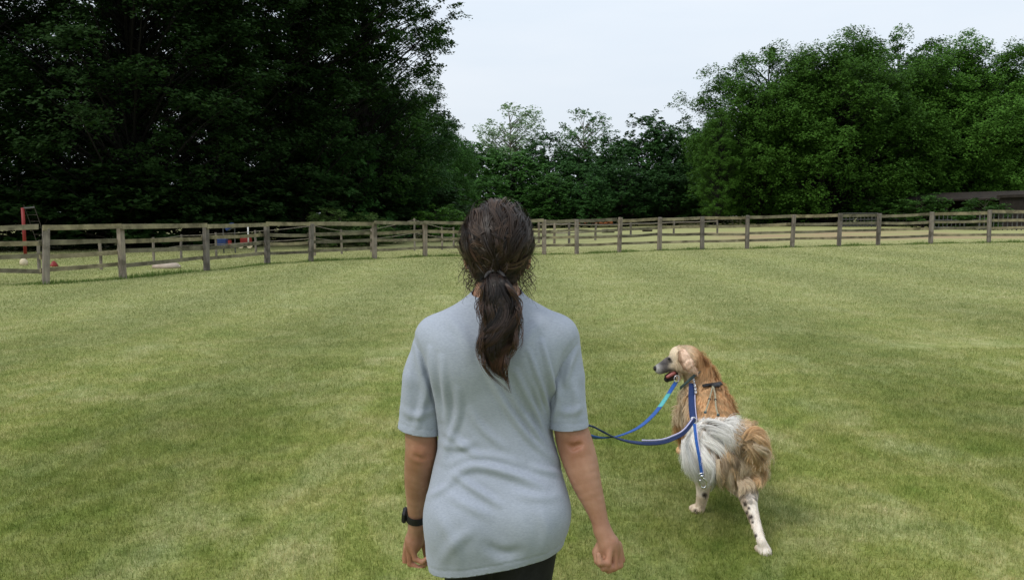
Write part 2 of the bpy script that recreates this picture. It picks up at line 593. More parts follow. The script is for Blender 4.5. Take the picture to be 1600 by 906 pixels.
# ------------------------------------------------------------------ paddock fence
post_px = [(-75, 18.0), (68, 18.45), (190, 20.2), (322, 23.0), (417, 26.2), (485, 27.4), (585, 29.0), (664, 30.6), (733, 31.0), (800, 31.2), (850, 31.4),
           (901, 31.6), (967, 32.4), (1030, 33.2), (1097, 33.4), (1167, 33.5), (1237, 33.8), (1310, 33.9), (1371, 34.6), (1453, 34.6), (1544, 34.6), (1640, 34.6), (1730, 34.6)]
posts = []
for u, y in post_px:
    posts.append(((u - 800) / FPX * y * 1.0, y))
posts = [(x - 0.0, y) for x, y in posts]
fence = thing('paddock_fence', 'long weathered four-rail wooden fence curving across the paddock behind the woman', 'fence', (posts[8][0], posts[8][1], 0))
FO = np.array(fence.location)
FH = 1.36
P3 = [np.array((x, y, float(gz2(x, y)))) for x, y in posts]
for i, p in enumerate(P3):
    mb = MB()
    lean = rng.normal(0, 0.025, 2)
    left = i < 10
    hgt = (FH - 0.06 if left else FH + rng.uniform(0.0, 0.06))
    wd = 0.145 if left else 0.15
    nxt, prv = P3[min(i + 1, len(P3) - 1)], P3[max(i - 1, 0)]
    tdir = (nxt - prv) / np.linalg.norm(nxt - prv)
    mb.beam(p - FO + (0, 0, -0.3), p - FO + (lean[0], lean[1], hgt), wd * rng.uniform(.92, 1.08), wd * rng.uniform(.92, 1.08), up=(tdir[1], -tdir[0], 0.001), taper=0.97, jit=0.004)
    mb.build('post', M['wood_post'], fence, bevel=0.012)
RZ = [(1.305, 0.125), (0.955, 0.11), (0.655, 0.105), (0.345, 0.105)]
for i in range(len(P3) - 1):
    a, b = P3[i], P3[i + 1]
    d = (b - a) / np.linalg.norm(b - a)
    nrm = np.array((d[1], -d[0], 0))
    nrm *= -1 if nrm[1] > 0 else 1          # towards the camera
    left = i < 10
    for k, (rz, rh) in enumerate(RZ):
        off = nrm * (0.095 if (left and k == 0) else -0.095)
        za, zb = rng.normal(0, 0.022, 2)
        mb = MB()
        A = a + off - FO + (0, 0, rz + za) - d * (0.045 - 0.002)
        B = b + off - FO + (0, 0, rz + zb) - d * 0.045
        mid = (A + B) / 2 + (0, 0, -abs(rng.normal(0, 0.012)))
        # a rail is one slightly sagging board
        seg = [A, (A * 2 + B) / 3 * 0.5 + mid * 0.5, (A + B * 2) / 3 * 0.5 + mid * 0.5, B]
        seg = [A, A * 0.6 + B * 0.4 + (mid - (A + B) / 2), A * 0.4 + B * 0.6 + (mid - (A + B) / 2), B]
        V, Fq = [], []
        rh2 = rh * rng.uniform(0.92, 1.06)
        for s_ in seg:
            for sx, sy in ((-1, -1), (1, -1), (1, 1), (-1, 1)):
                V.append(s_ + nrm * 0.021 * sx + np.array((0, 0, 1)) * rh2 / 2 * sy + rng.normal(0, 0.003, 3))
        for q in range(3):
            for j in range(4):
                Fq.append((q * 4 + j, q * 4 + (j + 1) % 4, q * 4 + 4 + (j + 1) % 4, q * 4 + 4 + j))
        Fq += [(3, 2, 1, 0), (12, 13, 14, 15)]
        mb.add(V, Fq)
        mb.build('rail', M['wood_rail'], fence)

# unmown fringe of grass along the foot of the fence
parts = []
for i in range(len(P3) - 1):
    a, b = P3[i], P3[i + 1]
    n = int(np.linalg.norm(b - a) * 330)
    t_ = rng.uniform(0, 1, n)
    x = a[0] + (b[0] - a[0]) * t_ + rng.normal(0, 0.10, n)
    y = a[1] + (b[1] - a[1]) * t_ + rng.normal(0.05, 0.16, n)
    h = 0.15 * rng.uniform(0.4, 1.2, n) * (0.6 + 0.5 * np.sin(x * 3.1) * np.sin(x * 1.3 + 1))
    parts.append(blades(x, y, h, 0.018 * rng.uniform(0.6, 1.3, n), 0.6))
V = np.vstack(parts)
tag(obj('fence_line_grass', mesh('fence_line_grass', V, np.arange(len(V)).reshape(-1, 3), M['tallgrass'])), kind='stuff')


# second, lower fence of thin posts and wires a little behind the first one
def wire_fence(pts, hs, label, name='wire_fence', wires=(0.95, 0.55), rad=0.045, wr=0.012, mat='wood_post', wmat='wood'):
    r = thing(name, label, 'fence', (pts[0][0], pts[0][1], 0))
    o = np.array(r.location)
    ps = []
    for (x, y), h in zip(pts, hs):
        z = float(gz2(x, y))
        mb = MB()
        mb.tube([np.array((x, y, z - .1)) - o, np.array((x, y, z + h * .5)) - o, np.array((x + rng.normal(0, .02), y, z + h)) - o], [rad, rad, rad * .9], 7)
        mb.build('post', M[mat], r, smooth=False)
        ps.append(np.array((x, y, z)))
    for i in range(len(ps) - 1):
        for wz in wires:
            mb = MB()
            A, B = ps[i] + (0, 0, hs[i] * wz) - o, ps[i + 1] + (0, 0, hs[i + 1] * wz) - o
            mb.tube([A, (A + B) / 2 + (0, 0, -.02), B], wr, 5)
            mb.build('rail' if wr > .02 else 'wire', M[wmat], r)
    return r


def gpt(u, y):
    return ((u - 800) / FPX * y, y)


wire_fence([gpt(u, y) for u, y in ((60, 21.8), (157, 23.4), (240, 26.8), (283, 29.0), (338, 29.6), (400, 31), (492, 31.5), (534, 33), (580, 34.5), (648, 35.5), (691, 36.5), (709, 38))],
           [0.9, 0.85, 0.85, 0.9, 0.95, 1.0, 1.25, 1.0, 1.0, 1.45, 1.05, 1.0], 'thin low wire fence on slim posts just behind the left half of the wooden fence')
wire_fence([gpt(u, y) for u, y in ((842, 44), (866, 43), (889, 43), (930, 47), (985, 52), (1052, 55), (1120, 57))],
           [1.15, 1.15, 1.15, 1.0, 0.95, 0.95, 0.95], 'pale low rail fence in the middle pasture behind the wooden fence right of the woman', 'pasture_fence', (0.9, 0.5), 0.07, 0.035)
wire_fence([gpt(u, 92 + i * 1.5) for i, u in enumerate((1108, 1120, 1132, 1144, 1156, 1168))],
           [1.0] * 6, 'white painted rail fence far away in the pasture under the trees', 'white_rail_fence', (0.95, 0.6, 0.3), 0.09, 0.09, 'white', 'white')


# ------------------------------------------------------------------ trees
def tubes_fast(paths, rads, n=4):
    """many tubes of equal point count: paths (m,k,3), rads (m,k)"""
    m, k, _ = paths.shape
    T = np.gradient(paths, axis=1)
    T /= np.linalg.norm(T, axis=2)[..., None] + 1e-9
    ref = np.array((0.37, 0.61, 0.70))
    A = np.cross(T, ref)
    A /= np.linalg.norm(A, axis=2)[..., None] + 1e-9
    B = np.cross(T, A)
    th = np.arange(n) * 2 * math.pi / n
    V = paths[:, :, None] + rads[:, :, None, None] * (A[:, :, None] * np.cos(th)[:, None] + B[:, :, None] * np.sin(th)[:, None])
    idx = np.arange(m * k * n).reshape(m, k, n)
    a = idx[:, :-1, :]
    b = np.roll(a, -1, 2)
    d = idx[:, 1:, :]
    c = np.roll(d, -1, 2)
    return V.reshape(-1, 3), np.stack((a, b, c, d), -1).reshape(-1, 4)


def tree_proto(name, seed, H, R, low, nclump, nleaf, leaf, csize, leafmat, barkmat='bark', trunk=0.35, flat=0.45, prof=(0.45, 0.55), inner=0.35, limbs=1.0, shell=0.42, up=0.5, subs=14):
    r = np.random.default_rng(seed)
    # crown outline: radius over height, with lobes
    t = r.beta(1.25, 1.15, nclump * 3)
    rad = (t ** prof[0]) * ((1 - t) ** prof[1])
    rad /= ((prof[0] / (prof[0] + prof[1])) ** prof[0]) * ((prof[1] / (prof[0] + prof[1])) ** prof[1])
    keep = r.random(len(t)) < rad + 0.08
    t, rad = t[keep][:nclump], rad[keep][:nclump]
    n = len(t)
    ang = r.uniform(0, 2 * math.pi, n)
    lob = 1 + 0.16 * np.sin(3 * ang + seed) * np.sin(t * 7 + seed) + 0.12 * np.sin(5 * ang - t * 9 + seed * 2)
    q = inner + (1 - inner) * np.sqrt(r.random(n))
    rr = R * rad * lob * q
    C = np.stack((np.cos(ang) * rr, np.sin(ang) * rr, low + t * (H - low)), -1)
    # trunk
    tp = np.linspace(0, 1, 9)
    wob = np.cumsum(r.normal(0, 0.12, (9, 2)), 0)
    wob -= wob[0]
    tr = np.stack((wob[:, 0], wob[:, 1], tp * H * 0.9), -1)
    tv, tf = tubes_fast(tr[None], (trunk * (1 - tp * 0.88) * (1 + 0.6 * np.exp(-tp * 18)))[None], 10)
    # limbs
    za = np.clip(C[:, 2] - rr * (0.35 + 0.5 * r.random(n)) - 0.5, low * 0.6, H * 0.85)
    k = 6
    s = np.linspace(0, 1, k)[None, :, None]
    A = np.stack((np.interp(za, tr[:, 2], tr[:, 0]), np.interp(za, tr[:, 2], tr[:, 1]), za), -1)
    mid = (A + C) / 2 + np.stack((0 * za, 0 * za, 0.12 * rr + r.normal(0, .3, n)), -1)
    pth = A[:, None] * (1 - s) ** 2 + 2 * mid[:, None] * s * (1 - s) + C[:, None] * s ** 2
    r0 = np.clip(trunk * 0.10 + rr * 0.012, 0.02, trunk * .5) * limbs
    lv, lf = tubes_fast(pth, r0[:, None] * (1 - 0.8 * np.linspace(0, 1, k)[None]), 4)
    # twigs: leaf sprays
    cs = csize * r.uniform(0.55, 1.35, n)
    nl = (nleaf * (cs / csize) ** 1.5).astype(int)
    ci = np.repeat(np.arange(n), nl)
    m = len(ci)
    o = np.stack((np.cos(ang), np.sin(ang), 0.25 * np.ones(n)), -1)[ci]
    o /= np.linalg.norm(o, axis=1)[:, None]
    sd_ = np.cross(o, (0, 0, 1.0))
    sd_ /= np.linalg.norm(sd_, axis=1)[:, None]
    # every spray is made of smaller tufts of leaves, most of them on its upper and outer side
    gs = r.normal(0, 1, (n, subs, 3)) + (0.35, 0, 0.45)
    gs /= np.linalg.norm(gs, axis=2)[..., None]
    gs *= (r.random((n, subs)) ** shell)[..., None]
    si = r.integers(0, subs, m)
    gt = r.normal(0, 1, (m, 3))
    gt /= np.maximum(np.linalg.norm(gt, axis=1)[:, None], 1e-6)
    g = gs[ci, si] + gt * (r.random(m) ** .5)[:, None] * (0.36, 0.36, 0.26)
    # sub sprays
    lay = g[:, 2]
    z_ = lay * flat - 0.28 * g[:, 0] ** 2
    Pp = C[ci] + cs[ci][:, None] * (o * g[:, :1] * 1.15 + sd_ * g[:, 1:2] + np.stack((0 * z_, 0 * z_, z_), -1))
    Pp += r.normal(0, 0.03, (m, 3))
    # leaf triangles
    nrm = np.stack((r.normal(0, up, m), r.normal(0, up, m), np.ones(m)), -1) + o * 0.45
    nrm /= np.linalg.norm(nrm, axis=1)[:, None]
    a = np.cross(nrm, r.normal(0, 1, (m, 3)))
    a /= np.linalg.norm(a, axis=1)[:, None]
    b = np.cross(nrm, a)
    sz = leaf * r.uniform(0.6, 1.4, m)[:, None]
    LV = np.stack((Pp - a * sz * .5 - b * sz * .28, Pp + a * sz * .5 - b * sz * .34, Pp + a * sz * .1 + b * sz * .62), 1).reshape(-1, 3)
    crown = mesh(name + '_crown', LV, np.arange(len(LV)).reshape(-1, 3), M[leafmat])
    tm = mesh(name + '_trunk', np.vstack((tv, lv)), np.vstack((tf, lf + len(tv))), M[barkmat], True)
    return crown, tm, H


def place_tree(proto, u, y, h, label, group, name='broadleaf_tree', wide=1.0, rz=None, cat='tree', mat=None):
    crown, tm, H = proto
    x = (u - 800) / FPX * y
    z = float(gz(x))
    r = thing(name, label, cat, (x, y, z), group, rng.uniform(0, 6.28) if rz is None else rz)
    s = h / H
    for nm, me in (('crown', crown), ('trunk', tm)):
        o = obj(nm, me, r)
        o.scale = (s * wide, s * wide, s)
        if nm == 'crown' and mat:
            o.material_slots[0].link = 'OBJECT'
            o.material_slots[0].material = M[mat]
    return r


def hgt(v, y, x=0):
    return CAM_Z + (335 - v) / FPX * y - float(gz(x))


pA = tree_proto('big_tree', 11, 21, 6.4, 0.8, 360, 300, 0.15, 1.15, 'leaf_dark', 'bark_dark', trunk=0.42, flat=.62, limbs=.6, prof=(0.32, 0.5), inner=0.3)
pB = tree_proto('tall_tree', 23, 22, 6.0, 1.0, 330, 300, 0.15, 1.1, 'leaf_dark', 'bark_dark', trunk=0.4, flat=.62, limbs=.6, prof=(0.38, 0.45), inner=0.3)
pC = tree_proto('open_tree', 37, 22, 5.4, 1.5, 420, 230, 0.145, 0.9, 'leaf_mid', 'bark_dark', trunk=0.4, flat=0.65, prof=(0.3, 0.4), inner=0.25, limbs=.55)
pD = tree_proto('round_tree', 41, 20, 10, 0.7, 300, 460, 0.22, 1.75, 'leaf_green', 'bark_dark', trunk=0.55, prof=(0.36, 0.5), inner=0.5, flat=.85, shell=.3, up=.5, subs=22)
pE = tree_proto('round_tree_two', 59, 20, 9.5, 0.7, 290, 460, 0.22, 1.7, 'leaf_green', 'bark_dark', trunk=0.55, prof=(0.34, 0.46), inner=0.5, flat=.85, shell=.3, up=.5, subs=22)
pF = tree_proto('far_tree', 61, 15, 5.0, 0.2, 200, 110, 0.32, 1.15, 'leaf_far', 'bark_dark', trunk=0.25, prof=(0.28, 0.5), inner=0.45, flat=.9, shell=.32, up=.5, subs=9)
pG = tree_proto('far_tree_two', 67, 15, 4.6, 0.3, 190, 110, 0.32, 1.15, 'leaf_far2', 'bark_dark', trunk=0.22, prof=(0.3, 0.5), inner=0.45, flat=.9, shell=.32, up=.5, subs=9)
pH = tree_proto('airy_tree', 71, 17, 3.9, 5.0, 120, 70, 0.25, 1.0, 'leaf_pale', 'bark_pale', trunk=0.2, prof=(0.6, 0.38), inner=0.1, flat=0.8, limbs=1.3)
pK = tree_proto('bush', 83, 4, 2.2, 0.1, 70, 110, 0.16, 0.6, 'leaf_dark', trunk=0.08, prof=(0.25, 0.5), inner=0.3)

gL = 'dark trees behind the left part of the fence'
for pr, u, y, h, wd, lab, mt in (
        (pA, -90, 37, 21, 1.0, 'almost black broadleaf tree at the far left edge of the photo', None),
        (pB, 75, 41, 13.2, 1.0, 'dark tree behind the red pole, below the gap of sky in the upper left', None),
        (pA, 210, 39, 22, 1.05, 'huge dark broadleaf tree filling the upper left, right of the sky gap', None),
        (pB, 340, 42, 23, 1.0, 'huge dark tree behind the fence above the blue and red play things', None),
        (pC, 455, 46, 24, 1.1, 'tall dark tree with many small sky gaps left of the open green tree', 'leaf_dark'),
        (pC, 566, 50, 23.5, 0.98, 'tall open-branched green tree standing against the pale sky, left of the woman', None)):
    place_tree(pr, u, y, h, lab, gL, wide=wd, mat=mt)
gL2 = 'second row of dark trees on the left'
for pr, u, y, h, wd, lab in ((pB, -20, 58, 17, 1.0, 'dark back-row tree behind the leftmost trunk, at the left edge'),
                             (pA, 165, 60, 15, 1.2, 'dark back-row tree seen between the two huge left trees'),
                             (pB, 300, 62, 19, 1.2, 'dark back-row tree behind the huge tree above the play things'),
                             (pA, 420, 64, 14, 1.2, 'dark back-row tree behind the tall tree with many sky gaps'),
                             (pA, 540, 66, 13, 1.5, 'lower dark back-row tree at the foot of the open green tree')):
    place_tree(pr, u, y, h, lab, gL2, wide=wd)
for pr, u, y, h, wd, lab, mt in ((pE, 612, 56, 10.6, 0.95, 'lower bushy green tree under the open-branched tree, left of the woman', 'leaf_far'),  # leaves brighter than the dark trees: light on them put into the colour
                             (pD, 672, 66, 9.6, 0.72, 'small bushy green tree at the edge of the left tree mass behind the woman', 'leaf_far2'),
                             (pK, 528, 47, 7.0, 0.75, 'yellowish green shrub tree glowing at the foot of the dark left trees', 'leaf_far')):
    place_tree(pr, u, y, h, lab, 'lower trees at the right end of the left tree mass', wide=wd, mat=mt)
gB = 'dark bushes under the left trees'
for i, (u, y, h, lab) in enumerate(((-40, 36, 4.2, 'dark bush at the left edge under the trees'), (60, 37, 3.8, 'dark bush right behind the red pole'), (135, 38, 3.6, 'dark bush between the first and second fence post from the left'),
                                    (205, 38, 4.2, 'dark bush behind the second fence post from the left'), (275, 39, 3.6, 'dark bush midway between second and third fence post from the left'), (335, 41, 4.2, 'dark bush behind the third fence post from the left'),
                                    (400, 43, 3.8, 'dark bush behind the white pole of the play corner'), (460, 45, 4.4, 'dark bush left of the double fence posts'), (560, 52, 4.4, 'dark bush right of the yellowish shrub tree'), (640, 54, 4.2, 'dark bush behind the slim pole left of the woman'))):
    place_tree(pK, u, y, h, lab, gB, 'bush', wide=1.5, cat='bush')
for u, y, h, lab, mt in ((521, 40, 1.9, 'light green young shrub just above the rails left of the woman', 'leaf_bright'), (578, 41, 1.7, 'light yellow-green shrub behind the fence post left of the woman', 'leaf_bright'),
                         (690, 48, 2.2, 'mid green low bush behind the fence beside the woman', 'leaf_green'), (552, 43, 1.3, 'grey-green low shrub between the two light shrubs', 'leaf_mid'), (610, 44, 1.5, 'dark leafy shrub right of the yellow-green shrub', 'leaf_far')):
    place_tree(pK, u, y, h, lab, 'small shrubs behind the fence', 'shrub', wide=1.2, cat='shrub', mat=mt)

gF = 'far trees across the pasture'
far = [(pF, 700, 92, 205, 1.0, 'dark far tree right beside the left tree mass', None), (pG, 745, 100, 212, 1.2, 'fresh green rounded far tree left of the first airy tree', None),
       (pG, 805, 96, 224, 1.45, 'fresh green broad far tree below the first airy pale tree', None), (pF, 855, 108, 203, 1.0, 'dark narrow far tree between the two airy pale trees', None),
       (pF, 905, 100, 226, 1.25, 'dark far tree below the second airy pale tree', None), (pF, 955, 112, 208, 1.0, 'dark far tree just right of the second airy pale tree', None),
       (pF, 1008, 104, 180, 1.15, 'tallest dark rounded tree in the middle of the far tree line', None), (pF, 1062, 110, 196, 1.05, 'dark far tree right of the tallest rounded one', None),
       (pG, 1105, 104, 196, 1.1, 'green far tree touching the left edge of the big right tree', None), (pF, 1150, 112, 190, 1.2, 'dark far tree half hidden by the big right tree', None),
       (pF, 975, 92, 245, 1.3, 'low dark front tree under the tallest rounded far tree', None), (pF, 1045, 94, 250, 1.3, 'low dark front tree with bare trunks below, right of centre', None),
       (pG, 862, 90, 258, 1.4, 'low green front tree right beside the head of the woman', None), (pG, 765, 88, 262, 1.3, 'low green front tree above the head of the woman', None),
       (pF, 1110, 92, 255, 1.3, 'low dark front tree left of the big right tree', None), (pF, 920, 88, 262, 1.2, 'low dark front tree below the second airy pale tree', None)]
for pr, u, y, v, wd, lab, mt in far:
    place_tree(pr, u, y, hgt(v + 13, y), lab, gF, 'far_tree', wide=wd, mat=mt)
place_tree(pH, 795, 118, hgt(166, 118), 'taller airy pale green tree standing above the far tree line', None, 'airy_tree', wide=1.2)
place_tree(pH, 908, 118, hgt(176, 118), 'smaller airy pale tree above the far tree line, right of the woman', None, 'airy_tree', wide=1.0, rz=2.0, mat='leaf_far2')
for u, y in ((-300, 120), (-150, 130)):
    pass
gT = 'slim bare trunks under the far tree line'
for u, y, h, lab in ((953, 98, 4.2, 'slim bare trunk, first from the left under the far trees'), (970, 97, 4.6, 'slim bare trunk, middle one under the far trees'), (988, 99, 4.2, 'slim bare trunk, third from the left under the far trees')):
    x = (u - 800) / FPX * y
    r = thing('bare_tree', lab, 'tree', (x, y, float(gz(x))), gT)
    mb = MB()
    mb.tube([(0, 0, -.2), (.05, 0, h * .5), (0, .1, h)], [.15, .12, .08], 7)
    mb.build('trunk', M['bark'], r, smooth=True)

# the undergrowth that closes the far wood at the bottom reads as one mass
m_ = 42000
x_ = rng.uniform(-16, 46, m_)
y_ = rng.uniform(104, 122, m_)
top_ = 3.6 + 1.2 * np.sin(x_ * .55) + .8 * np.sin(x_ * 1.37 + 2)
z_ = gz(x_) + top_ * rng.random(m_) ** .8
c_ = np.stack((x_, y_, z_), -1)
q_ = c_[:, None] + rng.normal(0, .26, (m_, 3, 3))
tag(obj('far_undergrowth', mesh('far_undergrowth', q_.reshape(-1, 3), np.arange(m_ * 3).reshape(-1, 3), M['leaf_far'])), kind='stuff')

gR = 'big green trees on the right'
for pr, u, y, v, wd, lab, mt in ((pD, 1190, 84, 94, 0.88, 'big green tree at the left end of the right tree group', None), (pE, 1290, 82, 78, 0.95, 'tallest big green tree of the right group, with dark trunk', None),
                                 (pD, 1395, 88, 70, 0.95, 'big green tree in the middle of the right group, above the end of the shed', None), (pE, 1492, 86, 84, 0.9, 'big green tree above the long shed, with a pointed spray on top', None),
                                 (pD, 1590, 90, 116, 0.9, 'lower green tree above the right end of the shed', None), (pE, 1665, 84, 84, 0.75, 'green tree cut off by the right edge of the photo', None),
                                 (pE, 1240, 100, 130, 1.0, 'dark tree behind the left gap of the right group', 'leaf_far'), (pD, 1350, 104, 130, 1.0, 'dark tree behind the tallest right tree', 'leaf_far'),
                                 (pE, 1460, 104, 116, 1.1, 'dark tree behind the middle of the right group', 'leaf_far'), (pD, 1560, 106, 140, 1.1, 'dark tree behind the right end of the right group', 'leaf_far')):
    place_tree(pr, u, y, hgt(v, y, 20), lab, gR, 'round_tree', wide=wd, mat=mt)
place_tree(pC, 1118, 78, hgt(176, 78, 10), 'small open tree leaning out at the left edge of the right group', gR, 'round_tree', wide=0.75, mat='leaf_green')

# ------------------------------------------------------------------ shed and pens on the right
a, b = at(1352, 335, 84), at(1640, 335, 66)
a[2], b[2] = gz(a[0]), gz(b[0])
shed = thing('long_shed', 'long low dark open shed with brown roof under the right trees', 'shed', a)
d = (b - a) / np.linalg.norm(b - a)
nn = np.array((d[1], -d[0], 0))
nn *= -1 if nn[1] > 0 else 1
Ls = np.linalg.norm(b - a)
mb = MB()
for k0, k1, z0, z1 in ((0.6, -2.4, 2.55, 3.25), (-2.4, -5.0, 3.25, 2.5)):
    q = [d * -0.5 + nn * k0 + (0, 0, z0), d * (Ls + .5) + nn * k0 + (0, 0, z0), d * (Ls + .5) + nn * k1 + (0, 0, z1), d * -0.5 + nn * k1 + (0, 0, z1)]
    q2 = [p + np.array((0, 0, -0.14)) for p in q]
    mb.add(q + q2, [(0, 1, 2, 3), (7, 6, 5, 4), (0, 4, 5, 1), (1, 5, 6, 2), (2, 6, 7, 3), (3, 7, 4, 0)])
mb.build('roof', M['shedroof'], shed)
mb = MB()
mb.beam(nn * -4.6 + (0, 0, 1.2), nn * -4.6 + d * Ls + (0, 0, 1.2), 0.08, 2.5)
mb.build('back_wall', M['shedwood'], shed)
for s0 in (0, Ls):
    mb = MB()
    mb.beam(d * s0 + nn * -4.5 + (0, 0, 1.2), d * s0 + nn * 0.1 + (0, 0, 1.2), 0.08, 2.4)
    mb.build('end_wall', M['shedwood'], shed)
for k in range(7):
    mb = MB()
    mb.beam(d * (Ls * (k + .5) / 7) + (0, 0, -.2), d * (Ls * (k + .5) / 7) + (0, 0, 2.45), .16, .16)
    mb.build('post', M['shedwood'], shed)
c0 = at(1597, 335, 63)
c0[2] = gz(c0[0])
sm = thing('small_outbuilding', 'small grey outbuilding cut off by the right edge at the end of the shed', 'outbuilding', c0)
mb = MB()
mb.beam((1.6, 1.5, 0), (1.6, 1.5, 2.5), 3.2, 3.0)
mb.build('wall', M['shedwood'], sm)
mb = MB()
mb.beam((1.6, 1.4, 2.5), (1.6, 1.4, 2.72), 3.6, 3.4)
mb.build('roof', M['shedroof'], sm)


def pen(u0, u1, y, label, h=1.25, step=0.34, mat='galv', grp='grey pen panels before the right trees'):
    A, B = at(u0, 335, y), at(u1, 335, y)
    A[2], B[2] = gz(A[0]), gz(B[0])
    r = thing('pen_panel', label, 'fence panel', A, grp)
    Lp = B[0] - A[0]
    for z in (0.12, h * .55, h):
        mb = MB()
        mb.tube([(0, 0, z), (Lp, 0, z)], 0.045, 6)
        mb.build('rail', M[mat], r)
    for k in range(int(Lp / step) + 1):
        mb = MB()
        mb.tube([(k * step, 0.06, 0), (k * step, 0.06, h + .03)], 0.055 if k % 8 == 0 else 0.032, 5)
        mb.build('picket', M[mat], r)


pen(1317, 1372, 74, 'grey picket pen panel left of the others, behind the fence under the right trees')
pen(1385, 1425, 78, 'grey pen panel in the shade just before the left end of the shed')
pen(1455, 1528, 64, 'grey picket pen panel before the middle of the shed')
pen(1532, 1620, 58, 'grey picket pen panel at the right edge of the photo')

for u, y, h, lab in ((1362, 78, 3.4, 'green bush at the left end of the long shed'), (1440, 70, 3.0, 'low green bush before the middle of the long shed'), (1530, 61, 2.4, 'small green bush before the right part of the long shed')):
    place_tree(pK, u, y, h, lab, 'bushes before the shed', 'bush', wide=1.3, cat='bush', mat='leaf_mid')

# ------------------------------------------------------------------ odds and ends beyond the fence
p = at(36, 335, 27.5)
p[2] = gz(p[0])
r = thing('climbing_pole', 'tall red pole with a thin slanting grey ladder, behind the left end of the fence', 'play equipment', p)
mb = MB()
mb.tube([(0, 0, 0.1), (0, 0, 1.0), (0, 0, 1.85)], 0.055, 10)
mb.build('pole', M['red'], r, smooth=True)
for sx in (-.17, .17):
    mb = MB()
    mb.tube([(.55 + sx, .1, .6), (.15 + sx, .1, 1.95)], .009, 6)
    mb.build('ladder_rail', M['bark'], r)
for k in range(6):
    mb = MB()
    f = k / 6 + .08
    x = .55 - .4 * f
    mb.tube([(x - .17, .1, .6 + 1.35 * f), (x + .17, .1, .6 + 1.35 * f)], .007, 5)
    mb.build('rung', M['bark'], r)
mb = MB()
mb.tube([(0, 0, 1.83), (.35, .1, 1.86)], .03, 6)
mb.build('crossbar', M['galv'], r)


def lathe(name, prof, mat, loc, label, cat, n=14, squash=1.0):
    mb = MB()
    V, Fq = [], []
    for (rr, z) in prof:
        for j in range(n):
            a_ = j * 2 * math.pi / n
            k = 1 + 0.06 * math.sin(3 * a_ + z * 9)
            V.append((rr * k * math.cos(a_), rr * k * squash * math.sin(a_), z))
    for i in range(len(prof) - 1):
        for j in range(n):
            Fq.append((i * n + j, i * n + (j + 1) % n, (i + 1) * n + (j + 1) % n, (i + 1) * n + j))
    mb.add(V, Fq)
    o = mb.build(name, M[mat], None, smooth=True, loc=loc)
    return tag(o, label, cat)


def gl(u, y):
    x = (u - 800) / FPX * y
    return (x, y, float(gz2(x, y)))


lathe('cream_jug', [(0, 0), (.11, .0), (.12, .1), (.10, .17), (.05, .22), (.04, .26), (0, .27)], 'cream', gl(36, 25.5), 'small cream jug-like object on the grass under the red pole', 'jug')
lathe('red_bucket', [(0, .0), (.12, 0), (.11, .05), (.07, .13), (.02, .18), (0, .18)], 'red', gl(83, 25.0), 'small red cone-shaped object beside the leftmost fence post', 'cone')
lathe('flat_stone', [(0, .0), (.42, 0), (.43, .07), (.36, .15), (.2, .19), (0, .2)], 'stone', gl(258, 24.0), 'pale flat stone lying in the grass behind the fence', 'stone', squash=.6)
# play corner
p = gl(352, 33.5)
r = thing('playhouse', 'small blue and red toy playhouse in the shade under the left trees', 'playhouse', p)
mb = MB()
mb.beam((-.12, 0, .2), (-.12, 0, .62), .42, .3)
mb.build('wall', M['blue'], r, bevel=.02)
mb = MB()
mb.beam((0.08, 0, 1.02), (0.38, 0, 1.2), .34, .2)
mb.build('roof', M['blue'], r, bevel=.02)
for sx in (-.1, .38):
    mb = MB()
    mb.tube([(sx, .12, 0), (sx, .12, 1.05)], .025, 6)
    mb.build('post', M['galv'], r)
mb = MB()
mb.beam((.22, -.05, .25), (.22, -.05, .55), .12, .12)
mb.build('step', M['red'], r, bevel=.01)
p = gl(385, 34.5)
r = thing('toy_cart', 'red toy cart with white pole in the shade left of the fourth fence post', 'toy cart', p)
mb = MB()
mb.beam((0.0, 0, .36), (0.0, 0, .62), .42, .3)
mb.build('body', M['red'], r, bevel=.02)
mb = MB()
mb.tube([(.16, -.18, .3), (.16, -.18, 1.2)], .03, 8)
mb.build('pole', M['white'], r, smooth=True)
for sx in (-.18, .2):
    mb = MB()
    mb.tube([(sx, -.18, .3), (sx, -.12, .3)], .12, 12)
    mb.build('wheel', M['cream'], r)
p = gl(903, 97)
r = thing('orange_barrier', 'long low orange barrier in the far pasture right of the woman', 'barrier', p)
mb = MB()
mb.beam((0, 0, .55), (4.2, 0, .55), .1, .42)
mb.build('board', M['orange'], r)
for x in (.3, 2.1, 3.9):
    mb = MB()
    mb.beam((x, .12, 0), (x, .12, .7), .12, .12)
    mb.build('post', M['wood_post'], r)
for u, y, l, lab in ((1011, 66, 0.8, 'short dark log lying in the pasture right of centre'), (950, 64, 1.0, 'brownish log lying in the pasture right of the woman')):
    mb = MB()
    q = np.array(gl(u, y))
    mb.tube([(-l / 2, 0, .14), (0, .03, .15), (l / 2, 0, .13)], [.15, .16, .13], 9)
    tag(mb.build('log', M['bark'], None, smooth=True, loc=q), lab, 'log')

